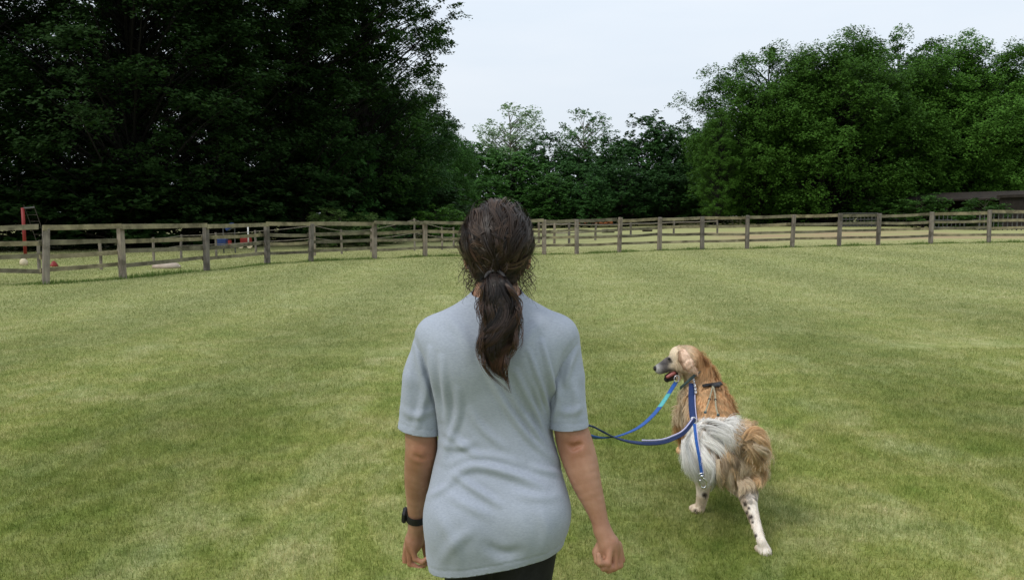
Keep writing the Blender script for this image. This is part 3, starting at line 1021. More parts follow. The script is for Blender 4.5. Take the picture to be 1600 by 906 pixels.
# ------------------------------------------------------------------ smooth body surfaces (signed distances -> surface nets)
class SDF:
    def __init__(s, lo, hi, h):
        s.h = h
        s.lo = np.array(lo, np.float32)
        s.n = np.ceil((np.array(hi) - s.lo) / h).astype(int) + 1
        s.F = np.full(s.n, 0.5, np.float32)
        s.ax = [s.lo[i] + h * np.arange(s.n[i], dtype=np.float32) for i in range(3)]

    def box(s, lo, hi):
        a = np.clip(np.floor((np.array(lo) - s.lo) / s.h).astype(int), 0, s.n)
        b = np.clip(np.ceil((np.array(hi) - s.lo) / s.h).astype(int) + 1, 0, s.n)
        sl = tuple(slice(a[i], b[i]) for i in range(3))
        if any(b[i] <= a[i] for i in range(3)):
            return None, None
        g = np.meshgrid(*[s.ax[i][sl[i]] for i in range(3)], indexing='ij')
        return sl, g

    def join(s, sl, d, k, sub=False):
        F = s.F[sl]
        if sub:
            a, b = F, -d
            hh = np.clip(0.5 + 0.5 * (a - b) / k, 0, 1)
            s.F[sl] = b + (a - b) * hh + k * hh * (1 - hh)
        else:
            hh = np.clip(0.5 + 0.5 * (F - d) / k, 0, 1)
            s.F[sl] = F + (d - F) * hh - k * hh * (1 - hh)

    def cone(s, a, b, ra, rb, k=0.02, sub=False):
        a, b = np.array(a, np.float32), np.array(b, np.float32)
        m = max(ra, rb) + k + 3 * s.h
        sl, g = s.box(np.minimum(a, b) - m, np.maximum(a, b) + m)
        if sl is None:
            return
        d = b - a
        L2 = float(d @ d) + 1e-9
        t = np.clip(((g[0] - a[0]) * d[0] + (g[1] - a[1]) * d[1] + (g[2] - a[2]) * d[2]) / L2, 0, 1)
        q = np.sqrt((g[0] - a[0] - t * d[0]) ** 2 + (g[1] - a[1] - t * d[1]) ** 2 + (g[2] - a[2] - t * d[2]) ** 2)
        s.join(sl, q - (ra + (rb - ra) * t), k, sub)

    def chain(s, pts, rs, k=0.02, fine=0):
        if fine:
            pts = np.array(pts, float)
            t0 = np.r_[0, np.cumsum(np.linalg.norm(np.diff(pts, axis=0), axis=1))]
            t1 = np.linspace(0, t0[-1], fine)
            rs = smooth_curve(t1, t0, rs)
            pts = np.stack([smooth_curve(t1, t0, pts[:, i]) for i in range(3)], -1)
            for i in range(fine - 1):
                s.cone(pts[i], pts[i + 1], float(rs[i]), float(rs[i + 1]), k if i == 0 else .0015)
            return
        for i in range(len(pts) - 1):
            s.cone(pts[i], pts[i + 1], rs[i], rs[i + 1], k if i == 0 else min(k, .006))

    def ell(s, c, r, R=None, k=0.02, sub=False):
        """ellipsoid; R rows are its axes"""
        c = np.array(c, np.float32)
        R = np.eye(3) if R is None else np.array(R, float)
        ext = np.sqrt(((R * np.array(r)[:, None]) ** 2).sum(0)) + k + 3 * s.h
        sl, g = s.box(c - ext, c + ext)
        if sl is None:
            return
        p = [g[i] - c[i] for i in range(3)]
        q = [(p[0] * R[i][0] + p[1] * R[i][1] + p[2] * R[i][2]) for i in range(3)]
        k0 = np.sqrt(sum((q[i] / r[i]) ** 2 for i in range(3)))
        k1 = np.sqrt(sum((q[i] / r[i] ** 2) ** 2 for i in range(3))) + 1e-6
        s.join(sl, (k0 * (k0 - 1) / k1).astype(np.float32), k, sub)

    def func(s, lo, hi, f, k=0.02, sub=False):
        sl, g = s.box(lo, hi)
        s.join(sl, f(*g).astype(np.float32), k, sub)

    def grad(s, P):
        q = (P - s.lo) / s.h
        G = np.empty_like(P)
        i = np.clip(np.round(q).astype(int), 1, s.n - 2)
        for a in range(3):
            e = np.zeros(3, int)
            e[a] = 1
            G[:, a] = s.F[tuple((i + e).T)] - s.F[tuple((i - e).T)]
        return G / (np.linalg.norm(G, axis=1)[:, None] + 1e-9)

    def sample(s, P):
        q = np.clip((P - s.lo) / s.h, 0, s.n - 1.001)
        i = np.floor(q).astype(int)
        f = q - i
        r = 0
        for dx in (0, 1):
            for dy in (0, 1):
                for dz in (0, 1):
                    w_ = (f[:, 0] if dx else 1 - f[:, 0]) * (f[:, 1] if dy else 1 - f[:, 1]) * (f[:, 2] if dz else 1 - f[:, 2])
                    r = r + w_ * s.F[i[:, 0] + dx, i[:, 1] + dy, i[:, 2] + dz]
        return r

    def nets(s, smooth=1):
        F = s.F
        I = F < 0
        cs = [I[dx:I.shape[0] - 1 + dx, dy:I.shape[1] - 1 + dy, dz:I.shape[2] - 1 + dz] for dx in (0, 1) for dy in (0, 1) for dz in (0, 1)]
        cnt = sum(c.astype(np.int8) for c in cs)
        act = (cnt > 0) & (cnt < 8)
        ijk = np.argwhere(act)
        idx = np.full(act.shape, -1, np.int32)
        idx[act] = np.arange(len(ijk))
        corner = np.array([(dx, dy, dz) for dx in (0, 1) for dy in (0, 1) for dz in (0, 1)])
        f = np.stack([F[tuple((ijk + c).T)] for c in corner], 1)
        acc = np.zeros((len(ijk), 3))
        num = np.zeros(len(ijk))
        for a in range(8):
            for b in range(a + 1, 8):
                if np.abs(corner[a] - corner[b]).sum() != 1:
                    continue
                cr_ = (f[:, a] < 0) != (f[:, b] < 0)
                t = f[:, a] / (f[:, a] - f[:, b] + 1e-12)
                acc[cr_] += (corner[a] + t[:, None] * (corner[b] - corner[a]))[cr_]
                num += cr_
        V = s.lo + s.h * (ijk + acc / num[:, None])
        Q = []
        for ax in range(3):
            o = [np.eye(3, dtype=int)[i] for i in range(3)]
            u_, v_ = o[(ax + 1) % 3], o[(ax + 2) % 3]
            sl0 = [slice(None)] * 3
            sl1 = [slice(None)] * 3
            sl0[ax] = slice(0, -1)
            sl1[ax] = slice(1, None)
            ch = I[tuple(sl0)] != I[tuple(sl1)]
            e = np.argwhere(ch)
            ok = (e[:, (ax + 1) % 3] > 0) & (e[:, (ax + 2) % 3] > 0) & (e[:, (ax + 1) % 3] < act.shape[(ax + 1) % 3]) & (e[:, (ax + 2) % 3] < act.shape[(ax + 2) % 3])
            e = e[ok]
            q = np.stack([idx[tuple((e - u_ - v_).T)], idx[tuple((e - v_).T)], idx[tuple(e.T)], idx[tuple((e - u_).T)]], 1)
            ins = I[tuple(e.T)]
            q[~ins] = q[~ins][:, ::-1]
            Q.append(q)
        Q = np.vstack(Q)
        Q = Q[(Q >= 0).all(1)]
        for _ in range(smooth):
            A = np.zeros_like(V)
            c = np.zeros(len(V))
            for j in range(4):
                np.add.at(A, Q[:, j], V[Q[:, (j + 1) % 4]])
                np.add.at(A, Q[:, (j + 1) % 4], V[Q[:, j]])
                np.add.at(c, Q[:, j], 1)
                np.add.at(c, Q[:, (j + 1) % 4], 1)
            V = V * 0.5 + 0.5 * A / np.maximum(c, 1)[:, None]
        return V, Q


def vnormals(V, Q):
    n = np.cross(V[Q[:, 2]] - V[Q[:, 0]], V[Q[:, 3]] - V[Q[:, 1]])
    N = np.zeros_like(V)
    for j in range(4):
        np.add.at(N, Q[:, j], n)
    return N / (np.linalg.norm(N, axis=1)[:, None] + 1e-12)


def smooth_curve(x, xs, ys):
    """smooth interpolation through a table"""
    xs, ys = np.array(xs, float), np.array(ys, float)
    o = np.argsort(xs)
    xs, ys = xs[o], ys[o]
    m = np.gradient(ys, xs)
    x = np.clip(x, xs[0], xs[-1])
    i = np.clip(np.searchsorted(xs, x) - 1, 0, len(xs) - 2)
    h = xs[i + 1] - xs[i]
    t = (x - xs[i]) / h
    return ((2 * t ** 3 - 3 * t ** 2 + 1) * ys[i] + (t ** 3 - 2 * t ** 2 + t) * h * m[i]
            + (-2 * t ** 3 + 3 * t ** 2) * ys[i + 1] + (t ** 3 - t ** 2) * h * m[i + 1])


def ribbons(paths, width, nrm, name, mat, parent, col=None, origin=None, taper=None):
    """strands as thin ribbons lying along a surface: paths (m,k,3), width (m,), nrm (m,3) or (m,k,3)"""
    m, k, _ = paths.shape
    T = np.gradient(paths, axis=1)
    if nrm.ndim == 2:
        nrm = np.repeat(nrm[:, None], k, 1)
    S = np.cross(T, nrm)
    S /= np.linalg.norm(S, axis=2)[..., None] + 1e-9
    tp = np.linspace(0, 1, k) if taper is None else None
    prof = (1 - 0.9 * tp ** 2.2) if taper is None else taper
    Wd = width[:, None, None] * prof[None, :, None] * 0.5
    V = np.stack((paths - S * Wd, paths + S * Wd), 2).reshape(-1, 3)
    i = np.arange(m * k * 2).reshape(m, k, 2)
    F = np.stack((i[:, :-1, 0], i[:, :-1, 1], i[:, 1:, 1], i[:, 1:, 0]), -1).reshape(-1, 4)
    if origin is not None:
        V = V - origin
    c = None
    if col is not None:
        c = np.repeat(col, k * 2, 0) if col.ndim == 2 else np.repeat(col.reshape(-1, 3), 2, 0)
    return obj(name, mesh(name, V, F, mat, True, c), parent)


# ------------------------------------------------------------------ materials of the woman and the dog
def skin_mat():
    m, t, b = new_mat('skin')
    tcn = nd(t, 'ShaderNodeTexCoord')
    n = nd(t, 'ShaderNodeTexNoise', Scale=14.0, Detail=5, Roughness=0.6)
    t.links.new(tcn.outputs['Object'], n.inputs['Vector'])
    r = ramp(t, [(0.3, (0.265, 0.128, 0.074)), (0.5, (0.335, 0.176, 0.108)), (0.7, (0.41, 0.228, 0.148))])
    t.links.new(n.outputs['Fac'], r.inputs['Fac'])
    at_ = nd(t, 'ShaderNodeVertexColor', layer_name='tint')
    c = mixrgb(t, 1.0, r.outputs['Color'], at_.outputs['Color'], 'MULTIPLY')
    t.links.new(c, b.inputs['Base Color'])
    b.inputs['Roughness'].default_value = 0.5
    b.inputs['Specular IOR Level'].default_value = 0.35
    b.inputs['Subsurface Weight'].default_value = 0.12
    b.inputs['Subsurface Radius'].default_value = (0.012, 0.005, 0.003)
    b.inputs['Subsurface Scale'].default_value = 0.6
    n2 = nd(t, 'ShaderNodeTexNoise', Scale=220.0, Detail=3)
    t.links.new(tcn.outputs['Object'], n2.inputs['Vector'])
    n3 = nd(t, 'ShaderNodeTexNoise', Scale=60.0, Detail=3)
    t.links.new(tcn.outputs['Object'], n3.inputs['Vector'])
    ad = nd(t, 'ShaderNodeMath', operation='ADD')
    t.links.new(n2.outputs['Fac'], ad.inputs[0])
    t.links.new(n3.outputs['Fac'], ad.inputs[1])
    bp = nd(t, 'ShaderNodeBump', Strength=0.25, Distance=0.002)
    t.links.new(ad.outputs[0], bp.inputs['Height'])
    t.links.new(bp.outputs['Normal'], b.inputs['Normal'])
    return m


def shirt_mat():
    m, t, b = new_mat('heather_grey_jersey')
    tcn = nd(t, 'ShaderNodeTexCoord')
    mpn = nd(t, 'ShaderNodeMapping')
    mpn.inputs['Scale'].default_value = (1, 1, 3.2)
    t.links.new(tcn.outputs['Object'], mpn.inputs['Vector'])
    n = nd(t, 'ShaderNodeTexNoise', Scale=120.0, Detail=4, Roughness=0.7)
    t.links.new(mpn.outputs['Vector'], n.inputs['Vector'])
    r = ramp(t, [(0.26, (0.278, 0.306, 0.360)), (0.5, (0.326, 0.357, 0.417)), (0.76, (0.380, 0.414, 0.478))])
    t.links.new(n.outputs['Fac'], r.inputs['Fac'])
    n0 = nd(t, 'ShaderNodeTexNoise', Scale=9.0, Detail=3)
    t.links.new(tcn.outputs['Object'], n0.inputs['Vector'])
    r0 = ramp(t, [(0.3, (0.95, 0.95, 0.95)), (0.7, (1.04, 1.04, 1.04))])
    t.links.new(n0.outputs['Fac'], r0.inputs['Fac'])
    c = mixrgb(t, 1.0, r.outputs['Color'], r0.outputs['Color'], 'MULTIPLY')
    t.links.new(c, b.inputs['Base Color'])
    b.inputs['Roughness'].default_value = 0.95
    b.inputs['Specular IOR Level'].default_value = 0.1
    b.inputs['Sheen Weight'].default_value = 0.15
    n2 = nd(t, 'ShaderNodeTexNoise', Scale=500.0, Detail=2)
    t.links.new(tcn.outputs['Object'], n2.inputs['Vector'])
    n3 = nd(t, 'ShaderNodeTexNoise', Scale=28.0, Detail=4, Distortion=0.6)
    t.links.new(tcn.outputs['Object'], n3.inputs['Vector'])
    b1 = nd(t, 'ShaderNodeBump', Strength=0.35, Distance=0.0008)
    t.links.new(n2.outputs['Fac'], b1.inputs['Height'])
    b2 = nd(t, 'ShaderNodeBump', Strength=0.10, Distance=0.004)
    t.links.new(n3.outputs['Fac'], b2.inputs['Height'])
    t.links.new(b1.outputs['Normal'], b2.inputs['Normal'])
    t.links.new(b2.outputs['Normal'], b.inputs['Normal'])
    return m


def strand_mat(name, rough=0.5, spec=0.35, trans=0.0, island=0.5, sheen=0.0):
    m, t, b = new_mat(name)
    at_ = nd(t, 'ShaderNodeVertexColor', layer_name='tint')
    g = nd(t, 'ShaderNodeNewGeometry')
    r = ramp(t, [(0.0, (1 - island,) * 3), (1.0, (1 + island,) * 3)])
    t.links.new(g.outputs['Random Per Island'], r.inputs['Fac'])
    c = mixrgb(t, 1.0, at_.outputs['Color'], r.outputs['Color'], 'MULTIPLY')
    t.links.new(c, b.inputs['Base Color'])
    b.inputs['Roughness'].default_value = rough
    b.inputs['Specular IOR Level'].default_value = spec
    if trans:
        tr = nd(t, 'ShaderNodeBsdfTranslucent')
        t.links.new(c, tr.inputs['Color'])
        ms = nd(t, 'ShaderNodeMixShader')
        ms.inputs['Fac'].default_value = trans
        t.links.new(b.outputs['BSDF'], ms.inputs[1])
        t.links.new(tr.outputs['BSDF'], ms.inputs[2])
        t.links.new(ms.outputs['Shader'], t.nodes['Material Output'].inputs['Surface'])
    return m


M['skin'] = skin_mat()
M['shirt'] = shirt_mat()
M['hair'] = strand_mat('dark_brown_hair', 0.42, 0.28, 0.1, 0.55)
M['scalp'] = noise_mat('hair_mass', (0.009, 0.006, 0.004), (0.022, 0.013, 0.009), 40, 4, 0.6, 0.5, 120)
M['fur'] = strand_mat('dog_fur', 0.75, 0.15, 0.38, 0.18)
M['furbase'] = strand_mat('dog_undercoat', 0.9, 0.1, 0.0, 0.0)
M['leggings'] = noise_mat('black_leggings', (0.006, 0.006, 0.007), (0.012, 0.012, 0.013), 60, 3, 0.7, 0.1)
M['black'] = noise_mat('black_strap', (0.008, 0.008, 0.009), (0.018, 0.018, 0.02), 60, 3, 0.5)
M['screen'] = noise_mat('watch_glass', (0.006, 0.006, 0.008), (0.012, 0.012, 0.014), 5, 2, 0.12, spec=0.6)
M['chrome'] = noise_mat('chrome', (0.55, 0.55, 0.56), (0.75, 0.75, 0.76), 20, 2, 0.25, metal=1)
M['nose'] = noise_mat('wet_black_nose', (0.008, 0.007, 0.007), (0.02, 0.017, 0.016), 80, 3, 0.3, 0.3)
M['mouth'] = noise_mat('mouth_inside', (0.02, 0.008, 0.008), (0.05, 0.016, 0.015), 30, 3, 0.4)
M['tongue'] = noise_mat('tongue', (0.32, 0.09, 0.08), (0.42, 0.14, 0.12), 30, 3, 0.35)
M['shoe'] = noise_mat('grey_shoe', (0.05, 0.05, 0.055), (0.10, 0.10, 0.11), 20, 3, 0.8, 0.2)
M['sole'] = noise_mat('white_sole', (0.5, 0.5, 0.5), (0.65, 0.65, 0.65), 20, 3, 0.7)
M['navy'] = noise_mat('navy_webbing', (0.008, 0.020, 0.078), (0.016, 0.042, 0.145), 120, 3, 0.75, 0.3, 300)
M['royal'] = noise_mat('blue_webbing', (0.014, 0.075, 0.29), (0.028, 0.115, 0.40), 120, 3, 0.7, 0.3, 300)
M['lilac'] = noise_mat('lilac_edging', (0.42, 0.40, 0.58), (0.58, 0.55, 0.70), 120, 3, 0.7)
M['teal'] = noise_mat('teal_webbing', (0.05, 0.30, 0.34), (0.14, 0.52, 0.46), 60, 3, 0.7)
M['slate'] = noise_mat('slate_webbing', (0.03, 0.06, 0.065), (0.09, 0.13, 0.13), 60, 3, 0.7)
M['olive'] = noise_mat('braided_cord', (0.16, 0.15, 0.10), (0.42, 0.38, 0.26), 160, 3, 0.8)
M['hairtie'] = noise_mat('hair_tie_cloth', (0.02, 0.018, 0.018), (0.06, 0.055, 0.055), 60, 3, 0.6)

# ------------------------------------------------------------------ the woman
WY = 2.08
W0 = np.array((at(775, 800, WY)[0], WY, 0.0))
person = thing('person', 'woman seen from behind in grey tee and black leggings, dark brown ponytail', 'person', W0)

# torso of the tee: silhouette table (photo row, left, right)
tors = [(452, 742, 812), (464, 728, 824), (474, 713, 840), (484, 694, 858), (494, 680, 871), (506, 670, 880), (522, 664, 884), (545, 663, 883), (575, 667, 875), (610, 673, 868),
        (645, 680, 862), (675, 684, 863), (700, 684, 868), (730, 678, 876), (760, 672, 881), (790, 668, 885), (815, 667, 884), (840, 667, 880), (865, 668, 876), (885, 671, 868), (910, 674, 860), (940, 677, 850)]
tz, tl, tr_ = [], [], []
for v, a_, b_ in tors:
    pa, pb = at(a_, v, WY), at(b_, v, WY)
    tz.append(pa[2]); tl.append(pa[0]); tr_.append(pb[0])
# depth: (height, back y offset, front y offset)
dep = [(0.55, -.095, .115), (0.68, -.125, .12), (0.76, -.142, .12), (0.84, -.145, .115), (0.92, -.120, .115), (1.00, -.095, .115), (1.06, -.092, .12), (1.14, -.105, .135), (1.22, -.122, .135), (1.28, -.118, .11), (1.33, -.098, .075), (1.37, -.078, .045), (1.40, -.065, .04), (1.45, -.06, .04)]
dz_, db, df = zip(*dep)


def torso_f(x, y, z, grow=0.0):
    l = smooth_curve(z, tz, tl) - grow
    r = smooth_curve(z, tz, tr_) + grow
    yb = WY + smooth_curve(z, dz_, db) - grow
    yf = WY + smooth_curve(z, dz_, df) + grow
    cx, wx = (l + r) / 2, (r - l) / 2
    cy, wy = (yb + yf) / 2, (yf - yb) / 2
    p = 2.45
    q = (np.abs((x - cx) / wx) ** p + np.abs((y - cy) / wy) ** p) ** (1 / p)
    return (q - 1) * np.minimum(wx, wy)


P = at
ZLOW = 0.60
sh = SDF((W0[0] - .33, WY - .25, ZLOW - .03), (W0[0] + .33, WY + .25, 1.47), 0.0046)
sh.func((W0[0] - .33, WY - .25, ZLOW - .03), (W0[0] + .33, WY + .25, 1.46), lambda x, y, z: np.maximum(torso_f(x, y, z), z - 1.43), 0.001)
# shoulder caps
SHL, SHR = P(681, 531, WY + .005), P(873, 529, WY + .0)
sh.ell(SHL, (.052, .060, .056), k=.035)
sh.ell(SHR, (.050, .060, .055), k=.035)
# shoulder blades and buttocks
sh.ell(P(722, 560, WY - .055), (.062, .055, .085), k=.05)
sh.ell(P(826, 560, WY - .055), (.062, .055, .085), k=.05)
sh.ell(P(725, 812, WY - .055), (.085, .085, .088), k=.05)
sh.ell(P(828, 800, WY - .058), (.088, .088, .09), k=.05)
# neck opening: scoop the collar
SV, SQ = sh.nets(2)
neck_c = P(776, 452, WY - .012)

ELL, ELR = P(658.5, 703, WY + .02), P(901, 692, WY - .02)
slL = SDF(np.minimum(SHL, ELL) - .12, np.maximum(SHL, ELL) + .12, 0.0044)
slL.chain([SHL, P(661, 590, WY + .01), P(654, 690, WY + .02)], [.0555, .053, .058], .02)
LV_, LQ_ = slL.nets(2)
slR = SDF(np.minimum(SHR, ELR) - .12, np.maximum(SHR, ELR) + .12, 0.0044)
slR.chain([SHR, P(883, 590, WY - .008), P(890, 685, WY - .022)], [.0535, .050, .0505], .02)
RV_, RQ_ = slR.nets(2)

# folds of the cloth, each a line on the cloth with a width (m) and a height (m)
folds = [
    ([(705, 748), (722, 733), (742, 726), (770, 731), (800, 740), (826, 750), (850, 762)], 10, .0075),
    ([(700, 726), (735, 712), (770, 712), (815, 726)], 9, .0035),
    ([(711, 742), (742, 764), (780, 788)], 8, .005),
    ([(700, 772), (735, 792), (765, 806)], 10, .003),
    ([(752, 560), (776, 607), (803, 654), (837, 697), (876, 724)], 7, .0062),
    ([(770, 560), (800, 620), (822, 655), (850, 690), (874, 706)], 7, .0045),
    ([(806, 580), (820, 610), (836, 642), (860, 692)], 6, .005),
    ([(826, 547), (838, 580), (848, 612), (858, 650), (872, 690)], 5, .005),
    ([(847, 533), (856, 570), (864, 606), (866, 640)], 5, .0055),
    ([(836, 600), (844, 635), (858, 668)], 5, .004),
    ([(823, 651), (840, 687), (872, 715)], 6, .0045),
    ([(672, 545), (676, 580), (684, 620), (690, 655)], 6, .006),
    ([(690, 560), (694, 600), (700, 640), (697, 676)], 7, .005),
    ([(715, 610), (718, 645), (704, 684), (692, 720)], 8, .0045),
    ([(700, 676), (722, 694), (748, 714)], 8, .004),
    ([(735, 640), (752, 670), (790, 700)], 8, .003),
    ([(682, 800), (712, 850), (716, 884)], 12, .0028),
    ([(760, 850), (785, 866), (812, 860)], 11, -.004),
    ([(740, 826), (705, 850), (690, 880)], 12, .003),
    ([(842, 796), (858, 830), (846, 868)], 12, .003),
    ([(700, 496), (725, 520), (735, 560)], 12, .003),
    ([(850, 500), (826, 520), (816, 560)], 12, .003),
    ([(690, 690), (715, 700), (740, 690)], 8, .003),
    ([(875, 740), (850, 735), (830, 728)], 7, .0035),
    ([(672, 775), (690, 766), (706, 752)], 7, .0035),
    ([(808, 770), (840, 778), (872, 774)], 10, .0028),
]
seams = [([(899, 530), (890, 541), (880, 556), (873, 580), (867, 612), (864, 640)], 4.2, -.0015), ([(648, 524), (656, 545), (663, 572), (670, 598), (678, 632)], 4.2, -.0026), ([(742, 470), (700, 480), (668, 496)], 3, -.0010), ([(812, 470), (850, 482), (876, 496)], 3, -.0010)]
folds += seams
sleeve_folds = seams + [
    ([(652, 540), (658, 580), (670, 625)], 7, .0045), ([(640, 560), (636, 610), (640, 650)], 9, .004), ([(668, 590), (662, 630), (650, 668)], 7, .004),
    ([(900, 545), (890, 570), (884, 600)], 6, .0045), ([(868, 590), (876, 620), (866, 655)], 6, .005), ([(896, 600), (903, 630), (898, 655)], 8, .004), ([(630, 640), (650, 652), (676, 640)], 8, .003),
    ([(872, 640), (888, 646), (910, 636)], 8, .003)]


def fold_disp(V, N, lst, back=True):
    u, v = proj(V)
    d = np.zeros(len(V))
    for pl, wd, amp in lst:
        pl = np.array(pl, float)
        # rounder lines
        for _ in range(2):
            pl = np.vstack((pl[:1], np.stack((pl[:-1] * .75 + pl[1:] * .25, pl[:-1] * .25 + pl[1:] * .75), 1).reshape(-1, 2), pl[-1:]))
        L_ = np.r_[0, np.cumsum(np.linalg.norm(np.diff(pl, axis=0), axis=1))]
        best = np.full(len(V), 1e9)
        par = np.zeros(len(V))
        for i in range(len(pl) - 1):
            e = pl[i + 1] - pl[i]
            t = np.clip(((u - pl[i, 0]) * e[0] + (v - pl[i, 1]) * e[1]) / (e @ e), 0, 1)
            q = np.hypot(u - pl[i, 0] - t * e[0], v - pl[i, 1] - t * e[1])
            k = q < best
            best[k] = q[k]
            par[k] = ((L_[i] + t * (L_[i + 1] - L_[i])) / L_[-1])[k]
        s_ = best / (wd * .85)
        d += amp * (1 - 0.8 * s_ ** 2) * np.exp(-s_ ** 2 / 1.6) * np.sin(math.pi * np.clip(par * .9 + .05, 0, 1)) ** .7
    if back:
        d *= np.clip(-N[:, 1] * 2 + .6, 0, 1)
    x, y, z = V.T
    d = d * 1.6 + .0010 * np.sin(x * 23 + 4 * np.sin(z * 9)) * np.sin(z * 14 + 3 * np.sin(x * 11))
    return d


def cut(V, Q, co, no, bmmat=None):
    bm = bmesh.new()
    vs = [bm.verts.new(v) for v in V.tolist()]
    for q in Q.tolist():
        try:
            bm.faces.new([vs[i] for i in q])
        except ValueError:
            pass
    for c, n in zip(co, no):
        bmesh.ops.bisect_plane(bm, geom=bm.verts[:] + bm.edges[:] + bm.faces[:], plane_co=tuple(c), plane_no=tuple(n), clear_outer=True)
    return bm


# hem of the tee: a slanting plane, lower on the left
h0, h1 = P(668, 908, WY - .1), P(872, 866, WY - .1)
hd = (h1 - h0) / np.linalg.norm(h1 - h0)
hem_n = np.cross(hd, (0, 1, 0))
hem_n *= -1 if hem_n[2] > 0 else 1
N = vnormals(SV, SQ)
SV = SV + N * fold_disp(SV, N, folds)[:, None]
# sagging hem between the buttocks and stitched hem band
dist = (SV - h0) @ (-hem_n)
SV = SV + N * (np.where(np.abs(dist - .020) < .0042, -.0009, 0))[:, None]
# neck band
nd_ = np.linalg.norm((SV - neck_c) * (1, 1, 2.0), axis=1)
bms = [cut(SV, SQ, [h0, P(776, 467, WY - .07)], [hem_n, (0, -.28, .96)])]
for V_, Q_, S0, E0, pl in ((LV_, LQ_, SHL, P(654, 690, WY + .02), [P(619, 668.5, WY), P(686, 680, WY)]), (RV_, RQ_, SHR, P(890, 685, WY - .022), [P(860, 664.5, WY), P(918, 661, WY)])):
    N = vnormals(V_, Q_)
    V_ = V_ + N * fold_disp(V_, N, sleeve_folds)[:, None]
    e = (pl[1] - pl[0]) / np.linalg.norm(pl[1] - pl[0])
    n = np.cross(e, (0, 1, 0.0))
    n *= -1 if n[2] > 0 else 1
    dist = (V_ - pl[0]) @ (-n)
    V_ = V_ + N * (np.where(np.abs(dist - .019) < .0042, -.0009, 0))[:, None]
    # arm-hole seam: the sleeve starts a few millimetres proud of the shoulder
    bms.append(cut(V_, Q_, [pl[0], S0 + (E0 - S0) * 0.02], [n, (np.array((SHL - SHR) if S0 is SHL else (SHR - SHL)) * -1.0) + (0, 0, .05)]))
me = bpy.data.meshes.new('shirt')
bmA = bmesh.new()
for b_ in bms:
    tmp = bpy.data.meshes.new('tmp')
    b_.to_mesh(tmp)
    bmA.from_mesh(tmp)
    b_.free()
    bpy.data.meshes.remove(tmp)
bmesh.ops.translate(bmA, verts=bmA.verts[:], vec=tuple(-W0))
for f in bmA.faces:
    f.smooth = True
bmA.to_mesh(me)
bmA.free()
me.materials.append(M['shirt'])
shirt = obj('shirt', me, person)
so = shirt.modifiers.new('thickness', 'SOLIDIFY')
so.thickness = 0.0014
so.offset = 1.0

# neck band
mb = MB()
th = np.linspace(0, 2 * math.pi, 40)
nb = []
for a_ in th:
    x = W0[0] + 0.002 + .0735 * math.sin(a_)
    y = WY - .012 - .058 * math.cos(a_)
    nb.append((x, y, 1.3815 - .035 * (1 - math.cos(a_)) * .5 - .006 * math.sin(a_) ** 2))
mb.tube(np.array(nb) - W0, .0065, 8, cap=False)
mb.build('collar', M['shirt'], person, smooth=True)

# body: head, neck, trunk and arms with hands as one surface, plus legs
HC = P(777, 392, WY - .01)
body = SDF((W0[0] - .33, WY - .30, .60), (W0[0] + .34, WY + .32, 1.66), 0.0034)
body.func((W0[0] - .25, WY - .2, .66), (W0[0] + .25, WY + .2, 1.42), lambda x, y, z: np.maximum(np.maximum(torso_f(x, y, z, -.012), z - 1.40), .80 - z), 0.001)
# neck and head
body.cone(P(776, 480, WY - .008), HC + (0, .0, -.06), .056, .052, .03)
body.ell(HC + (0, .005, .018), (.074, .092, .098), k=.02)           # skull
body.ell(HC + (0, .045, -.045), (.056, .062, .075), k=.02)          # jaw and face
body.ell(HC + (0, .085, -.095), (.024, .02, .018), k=.02)           # chin
body.cone(HC + (0, .102, -.005), HC + (0, .120, -.038), .008, .013, .012)   # nose
for sx in (-1, 1):
    body.ell(HC + (sx * .031, .103, .002), (.016, .012, .011), k=.01, sub=True)
    body.ell(HC + (sx * .031, .092, .002), (.0125, .0125, .0125), k=.004)   # eyes
    body.ell(HC + (sx * .078, .0, -.02), (.010, .018, .030), k=.008)        # ears
    body.ell(HC + (sx * .012, .108, -.062), (.014, .008, .005), k=.005)     # lips
    body.ell(HC + (sx * .011, .106, -.073), (.012, .008, .006), k=.005)
# arms
WRL, WRR = P(651, 818, WY + .10), P(941.5, 829, WY - .09)
body.chain([SHL, P(657, 655, WY + .015), ELL, P(655, 730, WY + .04), P(652.5, 757, WY + .06), P(651, 785, WY + .078), WRL], [.042, .041, .0435, .0405, .0355, .0275, .0220], .02, 26)
body.ell(ELL + (0, -.022, .004), (.020, .022, .024), k=.02)
body.chain([SHR, P(887, 650, WY - .018), P(898, 692, WY - .022), P(907, 722, WY - .036), P(917.5, 757, WY - .055), P(928, 785, WY - .068), P(935, 806, WY - .078), WRR], [.038, .0405, .0475, .0455, .0375, .0290, .0235, .0205], .02, 26)
body.ell(ELR + (.004, -.026, .0), (.020, .022, .024), k=.02)
# creases of the elbows
for E, pts in ((ELR, [(884, 694), (895, 699), (906, 695)]), (ELL, [(648, 714), (660, 719), (672, 712)])):
    c_ = [P(u, v, E[1] - .0495) for u, v in pts]
    for i in range(2):
        body.cone(c_[i], c_[i + 1], .0065, .0065, .008, sub=True)


def hand(S, spec, k=.006):
    for pts, rs in spec:
        S.chain(pts, rs, k)


